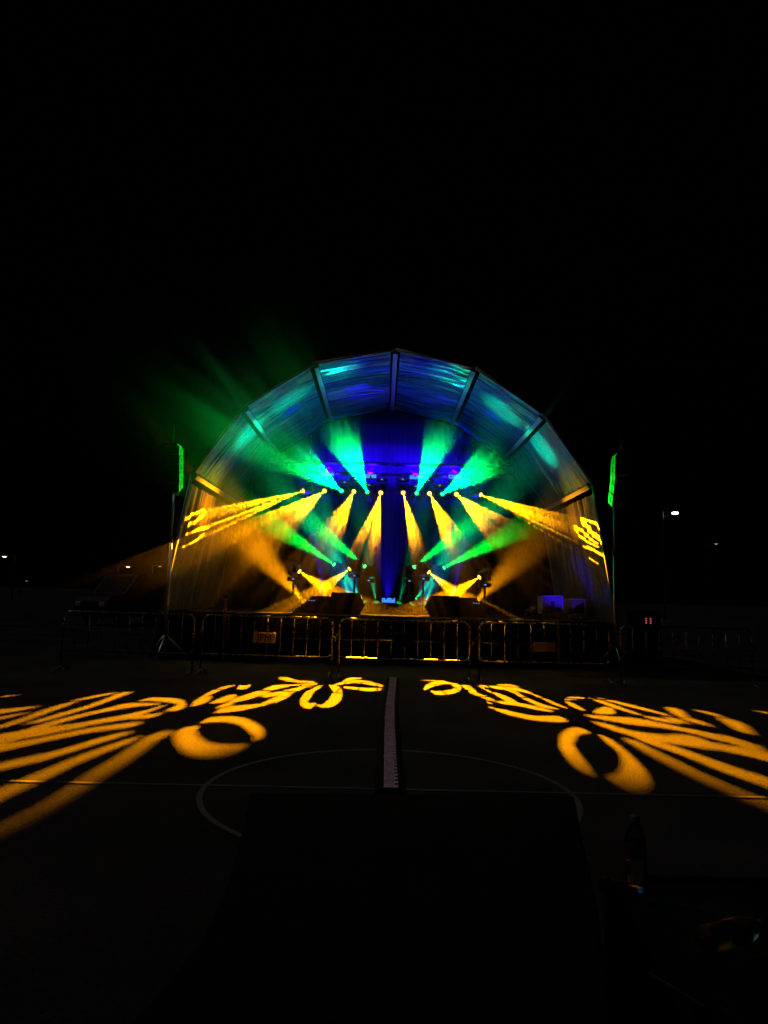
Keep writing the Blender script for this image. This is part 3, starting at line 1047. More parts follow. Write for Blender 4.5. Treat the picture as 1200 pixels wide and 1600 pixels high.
M['added_par_blue'] = material('added_blue_par_lens', (0.02, 0.02, 0.02), 0.2, emit=(0.02, 0.02, 1.0), emit_str=0.6)
M['added_par_amber'] = material('added_amber_par_lens', (0.02, 0.02, 0.02), 0.2, emit=(1.0, 0.45, 0.02), emit_str=0.6)
M['added_par_green'] = material('added_green_par_lens', (0.02, 0.02, 0.02), 0.2, emit=(0.02, 1.0, 0.2), emit_str=0.4)
TEAL = (0.0, 1.0, 0.36)
for s, nm in ((-1, 'left'), (1, 'right')):
    for n_, (px_, py_, dep, pw, sz, x_, y_) in enumerate((((392, 690, 17.0, 12000, 14, 0.6, 19.4), (452, 636, 16.9, 8500, 14, 1.0, 19.5), (522, 594, 16.4, 2600, 15, 0.3, 19.6)) if s < 0 else
                                                        ((852, 704, 16.9, 12000, 14, 0.6, 19.4), (790, 636, 16.9, 8500, 14, 1.0, 19.5), (712, 596, 16.5, 1500, 15, 0.3, 19.6)))):
        added_par_can((XC + s * x_, y_, Z_DECK), at_depth(px_, py_, dep), M['added_par_green'], TEAL, pw, sz, 'small added green floor lamp tilted up at the %s roof panel on the %s' % (('lowest', 'middle', 'top')[n_], nm), 'added floor lamps on the stage deck', radius=0.02)
    added_par_can((XC + s * 0.8, 17.9, Z_DECK), ring_pt(1, 16.6, s) * 0.45 + ring_pt(2, 16.6, s) * 0.55, M['added_par_blue'], (0.0, 0.34, 0.85), 850, 66, 'small added teal floor lamp washing the %s side of the roof' % nm, 'added floor lamps on the stage deck')
    added_par_can((XC + s * 2.3, 19.7, Z_DECK), ring_pt(3, 16.9, s) * 0.92 + ring_pt(4, 16.9, s) * 0.08, M['added_par_amber'], AMBER, 12000 if s < 0 else 5000, 25, 'small added amber floor lamp tilted up at the %s side curtain' % nm, 'added floor lamps on the stage deck')
    added_par_can((XC + s * 1.7, 19.2, Z_DECK), at_depth(458, 664, 18.0) if s < 0 else at_depth(768, 667, 18.0), M['added_par_blue'], BLUE, 12000, 7, 'small added blue floor lamp tilted up at the %s roof panels' % nm, 'added floor lamps on the stage deck')
added_par_can((XC, 20.0, Z_DECK), (XC, 17.9, 5.8), M['added_par_blue'], BLUE, 1000, 44, 'small added blue floor lamp at the back of the deck, aimed straight up the middle', 'added floor lamps on the stage deck')
added_par_can((XC + 3.2, 15.95, Z_DECK), at_depth(866, 944, 16.6), M['added_par_blue'], BLUE, 170, 40, 'small added blue floor lamp turned towards the grey equipment case', 'added floor lamps on the stage deck')  # added lamp that turns the case blue

# ------------------------------------------------------------------ stage smoke
def smoke():
    mb = MB()
    lo, hi = Vector((-10, 11.5, 0.02)), Vector((8, 21.5, 9.5))
    mb.box((lo + hi) / 2, hi - lo)
    m = bpy.data.materials.new('stage_smoke')
    m.use_nodes = True
    t = m.node_tree
    t.nodes.remove(t.nodes['Principled BSDF'])
    pv = t.nodes.new('ShaderNodeVolumePrincipled')
    pv.inputs['Color'].default_value = (0.95, 0.95, 0.95, 1)
    pv.inputs['Anisotropy'].default_value = 0.4
    t.links.new(pv.outputs[0], t.nodes['Material Output'].inputs['Volume'])
    tc = t.nodes.new('ShaderNodeTexCoord')
    sp = t.nodes.new('ShaderNodeSeparateXYZ')
    t.links.new(tc.outputs['Object'], sp.inputs[0])

    def ramp(sock, a, b, lo_=0.0, hi_=1.0):
        r = t.nodes.new('ShaderNodeMapRange')
        r.interpolation_type = 'SMOOTHSTEP'
        for k, v in (('From Min', a), ('From Max', b), ('To Min', lo_), ('To Max', hi_)): r.inputs[k].default_value = v
        t.links.new(sp.outputs[sock], r.inputs['Value'])
        return r.outputs[0]

    def mul(a, b):
        mm = t.nodes.new('ShaderNodeMath'); mm.operation = 'MULTIPLY'
        for i, v in enumerate((a, b)):
            if isinstance(v, (int, float)): mm.inputs[i].default_value = v
            else: t.links.new(v, mm.inputs[i])
        return mm.outputs[0]
    n = t.nodes.new('ShaderNodeTexNoise')
    n.inputs['Scale'].default_value = 0.55; n.inputs['Detail'].default_value = 4; n.inputs['Roughness'].default_value = 0.6; n.inputs['Distortion'].default_value = 0.6
    t.links.new(tc.outputs['Object'], n.inputs['Vector'])
    r = t.nodes.new('ShaderNodeMapRange')
    for k, v in (('From Min', 0.28), ('From Max', 0.72), ('To Min', 0.5), ('To Max', 1.5)): r.inputs[k].default_value = v
    t.links.new(n.outputs['Fac'], r.inputs['Value'])
    def node(op, a, b):
        mm = t.nodes.new('ShaderNodeMath'); mm.operation = op
        t.links.new(a, mm.inputs[0]); t.links.new(b, mm.inputs[1])
        return mm.outputs[0]
    side = t.nodes.new('ShaderNodeMath'); side.operation = 'ADD'
    t.links.new(mul(mul(ramp('X', -1.0, -4.0), ramp('Z', 6.5, 3.0, 0.4, 1.0)), 0.22), side.inputs[0])
    t.links.new(mul(ramp('Z', 4.2, 2.8), 0.01), side.inputs[1])
    front = mul(ramp('Y', 12.0, 15.4), side.outputs[0])
    d = mul(r.outputs[0], node('MAXIMUM', front, ramp('Y', 16.0, 17.1)))
    d = mul(d, ramp('Z', 8.6, 5.5))
    d = mul(d, ramp('Z', 0.4, 1.5))
    d = mul(d, ramp('Z', 4.5, 3.3, 1.0, 1.45))
    d = mul(d, ramp('X', -6.4, -3.4))
    d = mul(d, ramp('X', 5.0, 3.2))
    d = mul(d, SMOKE)
    t.links.new(d, pv.inputs['Density'])
    m.cycles.volume_sampling = 'EQUIANGULAR'
    tag(mb.build('stage_smoke', m), 'thin stage smoke drifting round the arched stage and catching the coloured beams', 'smoke', kind='stuff')


SMOKE = 0.027
smoke()

# ------------------------------------------------------------------ monitors on the stage
def wedge(P, wid, hei, dep, rz, label, bulge):
    root = empty('stage_monitor', P, label, 'speaker', 'stage monitors at the front edge', rz)
    b = bulge
    out = [(-wid / 2, 0), (wid / 2, 0), (wid / 2 + 0.02 + (0.10 if b > 0 else 0), hei * 0.45), (wid / 2 - 0.02, hei), (-wid / 2 + 0.02, hei * 1.0), (-wid / 2 - 0.02 - (0.10 if b < 0 else 0), hei * 0.45)]
    mb = MB(); mb.prism(out, 'y', 0, dep)
    o = mb.build('cabinet', M['speaker'], root)
    mb = MB(); mb.prism([(x * 0.86, 0.03 + z * 0.90) for x, z in out], 'y', dep, dep + 0.012); mb.build('grille', M['grille'], root)
    mb = MB(); mb.box((0, -0.006, hei * 0.62), (0.18, 0.012, 0.07), None, 0.004); mb.build('handle', M['rubber'], root)
    mb = MB(); mb.box((0.02, -0.004, hei * 0.35), (0.03, 0.006, 0.014)); mb.build('connector', M['galv'], root)
    return root


for (x0, x1, yt, dep, b, lab) in ((517, 562, 926, 15.75, 1, 'tall black monitor speaker at the stage front, left of the blue panel'), (674, 719, 931, 15.75, -1, 'tall black monitor speaker at the stage front, right of the blue panel')):
    A, B = at_depth(x0, yt, dep), at_depth(x1, yt, dep)
    wedge(Vector(((A.x + B.x) / 2, dep, Z_DECK)), B.x - A.x, (A.z + B.z) / 2 - Z_DECK, 0.45, 0, lab, b)
for (x0, x1, yt, dep, b, lab) in ((466, 524, 931, 16.6, 1, 'low black wedge monitor behind the left tall speaker'), (716, 762, 934, 16.6, -1, 'low black wedge monitor behind the right tall speaker')):
    A, B = at_depth(x0, yt, dep), at_depth(x1, yt, dep)
    root = empty('wedge_monitor', Vector(((A.x + B.x) / 2, dep, Z_DECK)), lab, 'speaker', 'low wedge monitors')
    wd, hh = B.x - A.x, (A.z + B.z) / 2 - Z_DECK
    mb = MB(); mb.prism([(-wd / 2, 0), (wd / 2, 0), (wd / 2 * (0.95 if b > 0 else 0.25), hh), (-wd / 2 * (0.25 if b > 0 else 0.95), hh)], 'y', 0, 0.5)
    mb.build('cabinet', M['speaker'], root)
    mb = MB(); mb.box((0, -0.006, hh * 0.5), (0.14, 0.012, 0.06), None, 0.004); mb.build('handle', M['rubber'], root)
    mb = MB()
    for k in range(3): mb.box((-0.08 + k * 0.06 - 0.1 * b, -0.005, hh * 0.72), (0.03, 0.006, 0.012))
    mb.build('indicator_light', M['display'], root)

# equipment cases on the right of the deck
def equip_case(P, w_, h_, d_, leg, label, dark):
    root = empty('equipment_case', P, label, 'flight case', 'equipment cases on the deck')
    mb = MB(); mb.box((0, d_ / 2, leg + h_ / 2), (w_, d_, h_), None, 0.012); mb.build('body', M['case'], root)
    mb = MB()
    for x in (-w_ / 2, w_ / 2):
        mb.box((x, 0, leg + h_ / 2), (0.025, 0.025, h_ + 0.012), None, 0.004)
    for z in (leg, leg + h_):
        mb.box((0, 0, z), (w_ + 0.02, 0.022, 0.025), None, 0.004)
    mb.build('edge_profile', M['alu'], root)
    mb = MB(); mb.prism(dark, 'y', -0.016, -0.002); mb.build('rack_opening', M['black'], root)
    mb = MB(); mb.box((-w_ * 0.28, -0.012, leg + h_ * 0.55), (0.08, 0.02, 0.012), None, 0.003); mb.build('latch', M['galv'], root)
    for x in (-w_ * 0.4, w_ * 0.4):
        mb = MB(); mb.tube([(x, 0.06, 0.0), (x, 0.06, leg)], 0.018, 8); mb.build('caster', M['galv'], root)
    return root


A, B = at_depth(847, 931, 16.8), at_depth(879, 931, 16.8)
cw, ct = B.x - A.x, A.z - Z_DECK
lg = 0.11
ch = ct - lg
equip_case(Vector(((A.x + B.x) / 2, 16.8, Z_DECK)), cw, ch, 0.5, lg, 'grey equipment case lit blue at the right of the stage deck',
           [(-cw * 0.38, lg + 0.04), (cw * 0.40, lg + 0.04), (cw * 0.40, lg + ch * 0.40), (cw * 0.10, lg + ch * 0.42), (cw * 0.10, lg + ch * 0.72), (-cw * 0.08, lg + ch * 0.72), (-cw * 0.08, lg + ch * 0.45), (-cw * 0.38, lg + ch * 0.45)])
A, B = at_depth(888, 936, 17.0), at_depth(914, 936, 17.0)
cw, ct = B.x - A.x, A.z - Z_DECK
ch = ct - lg
equip_case(Vector(((A.x + B.x) / 2, 17.0, Z_DECK)), cw, ch, 0.5, lg, 'darker equipment case at the far right end of the stage deck',
           [(-cw * 0.25, lg + 0.04), (cw * 0.42, lg + 0.04), (cw * 0.42, lg + ch * 0.85), (-cw * 0.05, lg + ch * 0.55)])

# stage corner posts
for (x, y, lab) in ((353, 932, 'orange corner post with pale bands at the left end of the stage edge'), (873, 951, 'orange corner post with a dark band at the right end of the stage edge')):
    T = at_depth(x, y, YF + 0.05)
    root = empty('corner_post', Vector((T.x, YF + 0.05, 0)), lab, 'post', 'posts at the stage corners')
    mb = MB(); mb.box((0, 0, T.z / 2 - 0.02), (0.055, 0.055, T.z - 0.04), None, 0.006); mb.build('pole', M['post'], root)
    mb = MB()
    for z in (T.z - 0.06, Z_DECK + 0.06): mb.box((0, 0, z), (0.061, 0.061, 0.04), None, 0.004)
    mb.build('band', M['white'] if x < 600 else M['rubber'], root)
    mb = MB(); mb.box((0, 0, T.z - 0.015), (0.062, 0.062, 0.03), None, 0.008); mb.build('cap', M['rubber'], root)

# ------------------------------------------------------------------ line array speakers on their towers
def line_array(px, label, towerlabel, side):
    Y = 14.6
    pts = [at_depth(x, y, Y) for x, y in px]
    n_cab = len(pts) - 1
    top = pts[0]
    root = empty('line_array_speaker', top, label, 'speaker', 'line arrays beside the stage')
    for k, (a, b) in enumerate(zip(pts, pts[1:])):
        c = (a + b) / 2
        h_ = (a - b).length * 1.0
        tilt = math.radians(2 + 4.5 * k)
        m_ = MB()
        wd = 0.36
        m_.prism([(0.20, h_ * 0.49), (-0.20, h_ * 0.44), (-0.20, -h_ * 0.44), (0.20, -h_ * 0.49)], 'x', -wd / 2, wd / 2)
        mx = Matrix.Translation(c - top + Vector((side * wd / 2, 0, 0))) @ Matrix.Rotation(math.pi - side * R(4), 4, 'Z') @ Matrix.Rotation(-tilt, 4, 'X')
        cab = m_.build('cabinet', M['array'], root, mx)
        m_ = MB(); m_.box((0, 0.204, 0), (wd * 0.9, 0.008, h_ * 0.8), None, 0.003); m_.build('grille', M['grille'], cab)
        for q in (-1, 1):
            m_ = MB(); m_.box((q * (wd / 2 + 0.004), -0.03 - 0.03 * (k % 2), 0.01 * (k % 3 - 1)), (0.012, 0.13, h_ * 0.5), None, 0.003)
            m_.build('side_plate', M['black'], cab)
    m_ = MB(); m_.box((side * 0.18, 0, 0.03), (0.3, 0.36, 0.04), None, 0.008); m_.tube([(side * 0.18, 0, 0.04), (side * 0.18, 0, 0.5)], 0.015, 6); m_.build('hanging_frame', M['black'], root)
    return root


line_array([(283, 699), (283, 712), (283, 725), (283, 738), (283, 751), (282, 766)], 'green lit line array of speakers hanging left of the stage', '', -1)
line_array([(958, 714), (958, 728), (958, 742), (957, 756), (955, 771), (953, 789)], 'green lit line array of speakers hanging right of the stage', '', 1)
for (tx, ty, lab) in ((272, 772, 'thin aluminium mast standing left of the stage'), (959, 792, 'thin aluminium mast standing right of the stage')):
    T = at_depth(tx, ty, 15.1)
    root = empty('speaker_mast', Vector((T.x, 15.1, 0)), lab, 'mast', 'masts beside the stage')
    mb = MB(); mb.tube([(0, 0, 0.05), (0, 0, T.z * 0.72)], 0.036, 10); mb.build('lower_tube', M['alu'], root, None, True)
    mb = MB(); mb.tube([(0, 0, T.z * 0.72), (0, 0, T.z)], 0.024, 10); mb.build('upper_tube', M['alu'], root, None, True)
    mb = MB(); mb.box((0.03, 0, T.z), (0.12, 0.05, 0.05), None, 0.008); mb.build('head_bracket', M['alu'], root)
    mb = MB(); mb.lathe([(0.045, T.z * 0.70), (0.05, T.z * 0.71), (0.05, T.z * 0.735), (0.03, T.z * 0.74)], 10); mb.build('clamp', M['black'], root)
    for k in range(3):
        a = k * 2.094 + 0.5
        mb = MB(); mb.tube([(0, 0, 0.55), (0.55 * math.cos(a), 0.55 * math.sin(a), 0.02)], 0.018, 8); mb.build('leg', M['alu'], root, None, True)

# ------------------------------------------------------------------ crowd barriers
def barrier_proto(W=2.36):
    root = empty('crowd_barrier', (0, 0, 0), 'x', 'barrier', 'crowd barriers in front of the stage')
    top, low, r_ = 1.06, 0.36, 0.13
    def arc(cx, cz, a0, a1): return [(cx + r_ * math.cos(a), 0, cz + r_ * math.sin(a)) for a in np.linspace(a0, a1, 7)]
    h = W / 2
    pts = [(-h, 0, 0.02)] + arc(-h + r_, top - r_, math.pi, math.pi / 2) + arc(h - r_, top - r_, math.pi / 2, 0) + [(h, 0, 0.02)]
    MB().tube(pts, 0.019, 10).build('frame', M['galv'], root, None, True)
    pts = [(-h, 0, low + 0.08)] + [(-h + 0.02, 0, low + 0.03), (-h + 0.09, 0, low)] + [(h - 0.09, 0, low), (h - 0.02, 0, low + 0.03), (h, 0, low + 0.08)]
    MB().tube(pts, 0.015, 8).build('lower_rail', M['galv'], root, None, True)
    n_ = 9
    for k in range(n_):
        x = -h + 0.22 + (W - 0.44) * k / (n_ - 1)
        MB().tube([(x, 0, low), (x, 0, top)], 0.0085, 8).build('bar', M['galv'], root, None, True)
    for s in (-1, 1):
        m_ = MB(); m_.tube([(s * (h - 0.02), -0.32, 0.012), (s * (h - 0.02), -0.05, 0.09), (s * (h - 0.02), 0.05, 0.09), (s * (h - 0.02), 0.32, 0.012)], 0.016, 8); m_.build('foot', M['galv'], root, None, True)
    m_ = MB(); m_.tube([(h + 0.01, 0, 0.72), (h + 0.06, 0, 0.72), (h + 0.06, 0, 0.62)], 0.011, 6); m_.tube([(-h - 0.008, 0.0, 0.78), (-h - 0.045, 0, 0.78), (-h - 0.045, 0, 0.70)], 0.009, 6); m_.build('hook', M['galv'], root, None, True)
    return root


def copy_tree(o, parent=None):
    c = o.copy()
    col.objects.link(c)
    c.parent = parent
    for ch in o.children: copy_tree(ch, c)
    return c


BY = at_height(632, 1062).y
bar_lab = [(at_depth(200, 1000, BY), 'galvanised crowd barrier at the far left, fading into the dark'),
           (at_depth(417, 1000, BY), 'galvanised crowd barrier carrying the pale plate with black letters'),
           (at_depth(632, 1000, BY), 'galvanised crowd barrier in the middle, behind the end of the cable ramp'),
           (at_depth(851, 1000, BY), 'galvanised crowd barrier carrying the dull brown plate'),
           (at_depth(1072, 1000, BY), 'galvanised crowd barrier at the far right end of the row')]
proto = barrier_proto()
for k, (p, lab) in enumerate(bar_lab):
    o = proto if k == 0 else copy_tree(proto)
    o.location = (p.x, BY + 0.02 * (k % 2), 0)
    o.rotation_euler.z = (0.01, -0.008, 0.0, 0.008, -0.02)[k]
    o['label'] = lab


def text_mesh(body, size, depth=0.002):
    cu = bpy.data.curves.new('lettering', 'FONT')
    cu.body = body
    cu.size = size
    cu.extrude = depth
    cu.align_x = 'CENTER'
    cu.align_y = 'CENTER'
    o = bpy.data.objects.new('lettering', cu)
    col.objects.link(o)
    dg = bpy.context.evaluated_depsgraph_get()
    me = bpy.data.meshes.new_from_object(o.evaluated_get(dg))
    bpy.data.objects.remove(o)
    me.materials.clear()
    me.name = 'lettering'
    return me


def sign(x0, y0, x1, y1, mat, label, text, tilt):
    A, B = at_depth(x0, y0, BY - 0.05), at_depth(x1, y1, BY - 0.05)
    w_, h_ = B.x - A.x, A.z - B.z
    root = empty('sign_plate', Vector(((A.x + B.x) / 2, BY - 0.045, (A.z + B.z) / 2)), label, 'sign', 'plates on the barriers')
    root.rotation_euler = (0, tilt, 0)
    mb = MB(); mb.box((0, 0, 0), (w_, 0.008, h_), None, 0.003); mb.build('board', mat, root)
    if text:
        me = text_mesh(text, h_ * 0.95)
        link('lettering', me, M['letter'], root, Matrix.Translation((0, -0.007, -0.005)) @ Matrix.Rotation(R(90), 4, 'X'))
    mb = MB()
    for s in (-1, 1): mb.tube([(s * w_ * 0.4, 0.0, h_ * 0.48), (s * w_ * 0.4, 0.035, h_ * 0.48 + 0.02), (s * w_ * 0.4, 0.07, h_ * 0.40)], 0.003, 5)
    mb.build('cable_tie', M['white'], root)
    return root


sign(396, 988, 430, 1005, M['plate'], 'pale plate reading JFM tied to a crowd barrier', 'JFM', 0.03)
sign(833, 1003, 868, 1019, M['plate_dark'], 'dull brown plate hanging on the crowd barrier right of the middle', None, 0.0)
sign(614, 990, 648, 1010, M['rubber'], 'black blank plate hanging on the middle crowd barrier', None, 0.0)

# ------------------------------------------------------------------ cable ramp down the middle of the court
def ramp_proto(L):
    root = empty('cable_ramp', (0, 0, 0), 'x', 'cable ramp', 'cable ramp segments in a line down the court')
    m_ = MB(); m_.prism([(-0.125, 0.006), (0.125, 0.006), (0.075, 0.045), (-0.075, 0.045)], 'y', 0.004, L - 0.004); m_.build('body', M['rubber'], root)
    # lid with raised ribs and hinge fingers along its right side
    m_ = MB(); m_.box((-0.006, L / 2, 0.049), (0.086, L - 0.03, 0.008), None, 0.003)
    k = 0
    y = 0.05
    while y < L - 0.05:
        m_.box((-0.006, y, 0.0545), (0.078, 0.007, 0.003))
        y += 0.034
    m_.build('lid', M['lid'], root)
    m_ = MB()
    n_ = int(L / 0.11)
    for k in range(n_): m_.box((0.050, (k + 0.5) * L / n_, 0.050), (0.024, L / n_ * 0.5, 0.012), None, 0.003)
    m_.build('hinge', M['lid'], root)
    for y in (0.012, L - 0.012):
        m_ = MB(); m_.box((-0.004, y, 0.0545), (0.10, 0.02, 0.010), None, 0.002)
        m_.build('end_clip', M['white'], root)
    return root


path_px = [(610, 1232), (609, 1203), (608.5, 1163), (608, 1134), (608.5, 1111), (609.5, 1093), (612, 1078), (613.5, 1066), (614, 1057)]
pth = [at_height(x, y, 0.05) for x, y in path_px]
Ls = 1.02
rp = ramp_proto(Ls)
cur = pth[0].copy()
words = ['nearest', 'second', 'third', 'fourth', 'fifth', 'sixth', 'seventh', 'eighth', 'farthest']
total = pth[-1].y - pth[0].y
nseg = int(total / Ls)
def path_x(y):
    for a, b in zip(pth, pth[1:]):
        if a.y <= y <= b.y: return a.x + (b.x - a.x) * (y - a.y) / (b.y - a.y)
    return pth[-1].x
words = words[:max(1, nseg - 1)] + ['farthest']
for k in range(nseg):
    y0_, y1_ = pth[0].y + k * Ls, pth[0].y + (k + 1) * Ls
    x0_, x1_ = path_x(y0_), path_x(y1_)
    o = rp if k == 0 else copy_tree(rp)
    o.location = (x0_, y0_, 0)
    o.rotation_euler.z = -math.atan2(x1_ - x0_, Ls)
    o['label'] = 'black rubber cable ramp with ridged pink lid, %s piece counted from the camera' % words[min(k, len(words) - 1)]

# ------------------------------------------------------------------ mixing position in the foreground
top_px = [(392, 1236), (896, 1240), (935, 1420), (960, 1600), (200, 1600), (310, 1470), (352, 1390), (378, 1298)]
ZT_ = 0.75
pts = [at_height(x, y, ZT_) for x, y in top_px]
root = empty('mixing_desk_case', Vector((0.05, 1.9, 0)), 'large black cloth covered desk in the dark foreground', 'desk')
iv = Matrix.Translation(-root.location)
bm = bmesh.new()
cen = sum(pts, Vector()) / len(pts)
ringn = 96
outl = []
per = [(pts[i] - pts[i - 1]).length for i in range(len(pts))]
for i in range(len(pts)):
    a, b = pts[i], pts[(i + 1) % len(pts)]
    for t in np.linspace(0, 1, 14, endpoint=False): outl.append(a.lerp(b, float(t)))
levels = [(0.965, 0.0), (1.0, -0.012), (1.008, -0.06), (1.012, -0.3), (1.02, -0.72)]
rows = []
for sc2, dz in levels:
    row = []
    for k, p in enumerate(outl):
        fold = (0.018 * math.sin(k * 0.9) + 0.02 * noise.noise(Vector((k * 0.3, dz * 2, 0)))) * min(1, abs(dz) / 0.3)
        q = cen + (p - cen) * (sc2 + fold)
        row.append(bm.verts.new((q.x, q.y, ZT_ + dz)))
    rows.append(row)
nn = len(outl)
for a, b in zip(rows, rows[1:]):
    for k in range(nn): bm.faces.new((a[k], a[(k + 1) % nn], b[(k + 1) % nn], b[k]))
bm.faces.new(rows[0])
bmesh.ops.recalc_face_normals(bm, faces=bm.faces)
me = bpy.data.meshes.new('cloth_cover'); bm.to_mesh(me); bm.free()
link('cloth_cover', me, M['blackcloth'], root, iv, True)
mb = MB()
for x, y in ((-0.35, 2.2), (0.5, 2.2), (-0.3, 1.4), (0.5, 1.4)): mb.box((x, y, 0.34), (0.05, 0.05, 0.66), None, 0.005)
mb.build('support_frame', M['black'], root, iv)

CZ = 0.60
A = at_height(925, 1352, CZ)
root = empty('flight_case', Vector((A.x + 0.68, A.y - 0.62, 0)), 'low black flight case with metal corners in the dark right foreground', 'flight case')
mb = MB(); mb.box((0, 0, CZ / 2 - 0.02), (1.3, 1.2, CZ - 0.04), None, 0.012); mb.build('body', M['rubber'], root)
for sx in (-1, 1):
    for sy in (-1, 1):
        mb = MB(); mb.box((sx * 0.64, sy * 0.59, CZ - 0.055), (0.05, 0.05, 0.05), None, 0.016)
        mb.build('corner', M['galv'], root)
mb = MB()
for sx in (-1, 1): mb.box((sx * 0.645, 0, CZ - 0.03), (0.022, 1.06, 0.022), None, 0.005)
for sy in (-1, 1): mb.box((0, sy * 0.595, CZ - 0.03), (1.16, 0.022, 0.022), None, 0.005)
mb.build('edge_profile', M['rubber'], root)


def clear_plastic():
    m = bpy.data.materials.new('clear_pet_plastic')
    m.use_nodes = True
    t = m.node_tree
    b = t.nodes['Principled BSDF']
    b.inputs['Base Color'].default_value = (0.93, 0.96, 0.97, 1)
    b.inputs['Transmission Weight'].default_value = 1.0
    b.inputs['Roughness'].default_value = 0.06
    b.inputs['IOR'].default_value = 1.4
    n = t.nodes.new('ShaderNodeTexNoise'); n.inputs['Scale'].default_value = 40
    bp = t.nodes.new('ShaderNodeBump'); bp.inputs['Strength'].default_value = 0.4; bp.inputs['Distance'].default_value = 0.003
    t.links.new(n.outputs['Fac'], bp.inputs['Height']); t.links.new(bp.outputs[0], b.inputs['Normal'])
    return m


PET = clear_plastic()
M['label'] = material('bottle_label', (0.05, 0.02, 0.02), 0.3, noise_scale=30, noise_amt=0.5)
M['cap'] = material('bottle_cap', (0.07, 0.07, 0.08), 0.3)


def bottle(mx, label, hh=0.225):
    root = empty('water_bottle', (0, 0, 0), label, 'bottle', 'water bottles on the foreground case')
    root.matrix_world = mx
    r_ = 0.033
    pr_ = [(0, 0.006), (0.020, 0.004), (0.029, 0.0), (0.033, 0.012), (0.031, 0.026), (0.033, 0.034), (0.033, 0.072), (0.0315, 0.078), (0.033, 0.084), (0.0315, 0.090), (0.033, 0.096), (0.033, 0.15), (0.027, 0.175), (0.016, 0.195), (0.0125, 0.202), (0.0125, 0.212)]
    MB().lathe(pr_, 28).build('body', PET, root, None, True)
    MB().lathe([(0.0335, 0.098), (0.0337, 0.099), (0.0337, 0.146), (0.0335, 0.147)], 28).build('paper_label', M['label'], root, None, True)
    MB().lathe([(0.0155, 0.206), (0.0155, 0.222), (0.013, 0.225), (0, 0.225)], 20).build('cap', M['cap'], root, None, True)


B0 = at_height(994, 1391, CZ)
bottle(Matrix.Translation(B0 + Vector((0, 0, 0.001))), 'clear water bottle standing on the flight case beside the black desk')
B1 = at_height(1100, 1492, CZ)
bottle(Matrix.Translation(B1 + Vector((0, 0, 0.035))) @ Matrix.Rotation(R(25), 4, 'Z') @ Matrix.Rotation(R(90), 4, 'Y'), 'clear water bottle lying on its side on the flight case')
Tp = at_height(1072, 1545, CZ)
root = empty('phone', Tp + Vector((0, 0, 0.001)), 'thin dark phone with a bright metal rim lying on the flight case', 'phone', None, R(28))
mb = MB(); mb.box((0, 0, 0.005), (0.075, 0.155, 0.009), None, 0.004); mb.build('rim', M['galv'], root)
mb = MB(); mb.box((0, 0, 0.0102), (0.069, 0.149, 0.0012), None, 0.0005); mb.build('screen', M['glass'], root)

# ------------------------------------------------------------------ surroundings
def street_lamp(x, y, depth, lens, label, scale=1.0, arm=-1, double=False):
    T = at_depth(x, y, depth)
    root = empty('street_lamp', Vector((T.x - arm * 1.1, depth, 0)), label, 'street lamp', 'street lamps beyond the court')
    MB().tube([(0, 0, 0), (0, 0, T.z - 0.4), (0, 0, T.z + 0.12)], 0.08, 10, radii=[0.11, 0.07, 0.06]).build('pole', M['galv'], root, None, True)
    mb = MB()
    for s in ((arm, -arm) if double else (arm,)): mb.tube([(0, 0, T.z + 0.1), (s * 0.5, 0, T.z + 0.22), (s * 0.8, 0, T.z + 0.12)], 0.035, 8)
    mb.build('arm', M['galv'], root, None, True)
    for s in ((arm, -arm) if double else (arm,)):
        mb = MB(); mb.box((s * 1.1, 0, T.z + 0.09), (0.75, 0.30, 0.10), None, 0.03); h = mb.build('lamp_head', M['galv'], root)
        mb = MB(); mb.lathe([(0.0, -0.16 * scale), (0.22 * scale, -0.10 * scale), (0.30 * scale, 0.0), (0.0, 0.0)], 16, Matrix.Translation((s * 1.1, 0, T.z + 0.035))); mb.build('lens', lens, h, None, True)


street_lamp(1055, 802, 62, M['street'], 'bright white street lamp to the right of the stage', 0.85, 1)
street_lamp(1119, 850, 120, M['street_far'], 'faint distant street lamp near the right edge', 0.8, 1)
street_lamp(7, 870, 70, M['street_dim'], 'warm street lamp at the left edge of the view', 0.7, -1)
street_lamp(200, 886, 80, M['street_dim'], 'warm street lamp low behind the left end of the stage', 0.75, 1)
street_lamp(250, 885, 110, M['street_far'], 'faint street lamp beside the left mast', 0.7, 1)
street_lamp(42, 908, 130, M['street_far'], 'small faint street lamp low at the left', 0.6, 1)

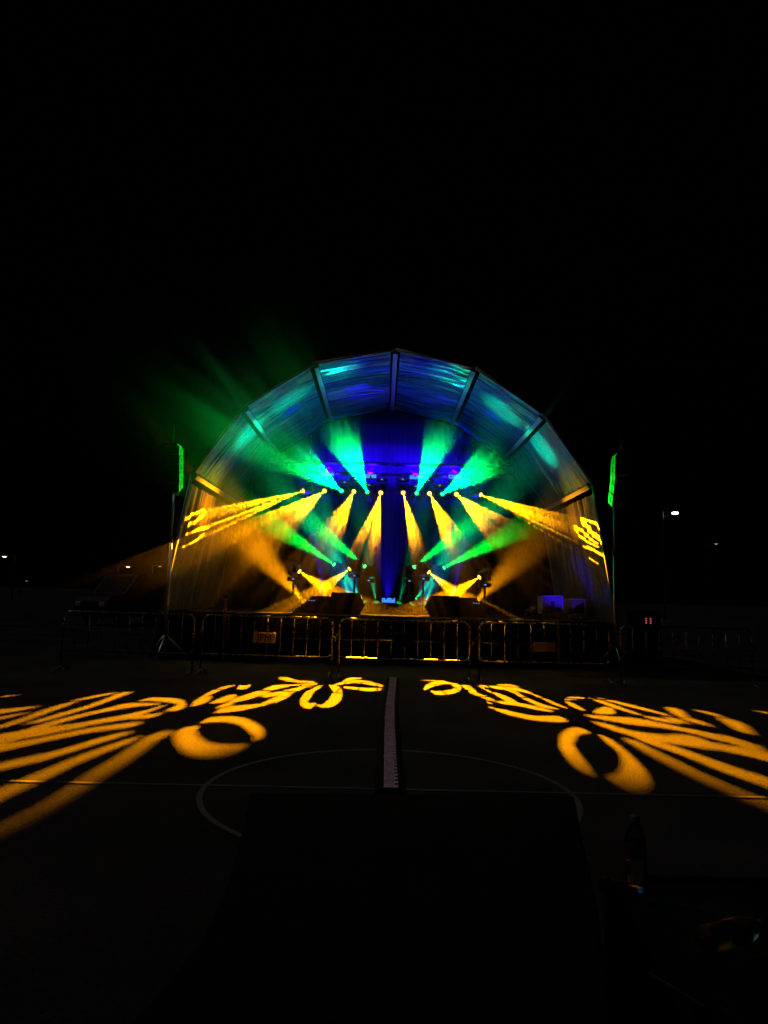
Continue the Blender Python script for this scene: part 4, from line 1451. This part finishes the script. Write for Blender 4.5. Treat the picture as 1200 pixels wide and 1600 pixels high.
# parked van left of the stage
def van(P, rz):
    root = empty('parked_van', P, 'dark van parked in the gloom left of the stage', 'van', None, rz)
    prof = [(-2.4, 0.35), (-2.45, 0.95), (-2.3, 1.15), (-1.55, 1.30), (-0.95, 2.05), (-0.6, 2.15), (2.35, 2.15), (2.45, 1.9), (2.48, 0.4)]
    MB().prism(prof, 'y', -0.95, 0.95).build('body', M['van'], root)
    MB().prism([(-1.50, 1.33), (-0.97, 1.98), (-0.90, 1.96), (-1.42, 1.31)], 'y', -0.82, 0.82).build('windshield', M['glass'], root, Matrix.Translation((-0.035, 0, 0.02)))
    for s in (-1, 1):
        m_ = MB(); m_.prism([(-1.25, 1.33), (-0.78, 1.92), (-0.1, 1.92), (-0.1, 1.33)], 'y', s * 0.953, s * 0.962); m_.build('window', M['glass'], root)
        for x in (-1.6, 1.55):
            m_ = MB(); m_.lathe([(0.0, -0.1), (0.33, -0.1), (0.35, -0.07), (0.35, 0.07), (0.33, 0.1), (0.0, 0.1)], 20, Matrix.Translation((x, s * 0.90, 0.35)) @ Matrix.Rotation(R(90), 4, 'X')); wv = m_.build('wheel', M['rubber'], root)
            m_ = MB(); m_.lathe([(0.0, 0.0), (0.2, 0.0), (0.2, 0.02), (0.0, 0.03)], 16, Matrix.Translation((x, s * 0.985, 0.35)) @ Matrix.Rotation(R(90) * s * -1, 4, 'X')); m_.build('rim', M['alu'], wv)
        m_ = MB(); m_.box((-2.42, s * 0.68, 0.86), (0.08, 0.34, 0.18), None, 0.03); m_.build('headlight', M['white'], root)
    m_ = MB(); m_.box((-2.46, 0, 0.48), (0.1, 1.8, 0.2), None, 0.03); m_.build('bumper', M['rubber'], root)


vp = at_depth(214, 960, 30)
van(Vector((vp.x, 30, 0)), R(62))

# amplifier rack with red indicator lights, right of the stage
T = at_depth(1013, 970, 15.6)
root = empty('amplifier_rack', Vector((T.x, 15.6, 0)), 'dark amplifier rack with six small red lights right of the stage', 'amplifier rack')
mb = MB(); mb.box((0, 0.3, T.z / 2 + 0.1), (0.56, 0.6, T.z + 0.2), None, 0.012); mb.build('cabinet', M['black'], root)
mb = MB()
for sx in (-1, 1): mb.tube([(sx * 0.2, -0.02, T.z - 0.4), (sx * 0.2, -0.05, T.z - 0.38), (sx * 0.2, -0.05, T.z - 0.24), (sx * 0.2, -0.02, T.z - 0.22)], 0.008, 6)
mb.build('handle', M['galv'], root, None, True)
mb = MB()
for sx in (-1, 1):
    for k in range(3): mb.box((sx * 0.05, -0.006, T.z - 0.05 + k * 0.05), (0.035, 0.012, 0.016))
mb.build('indicator_light', M['red_led'], root)
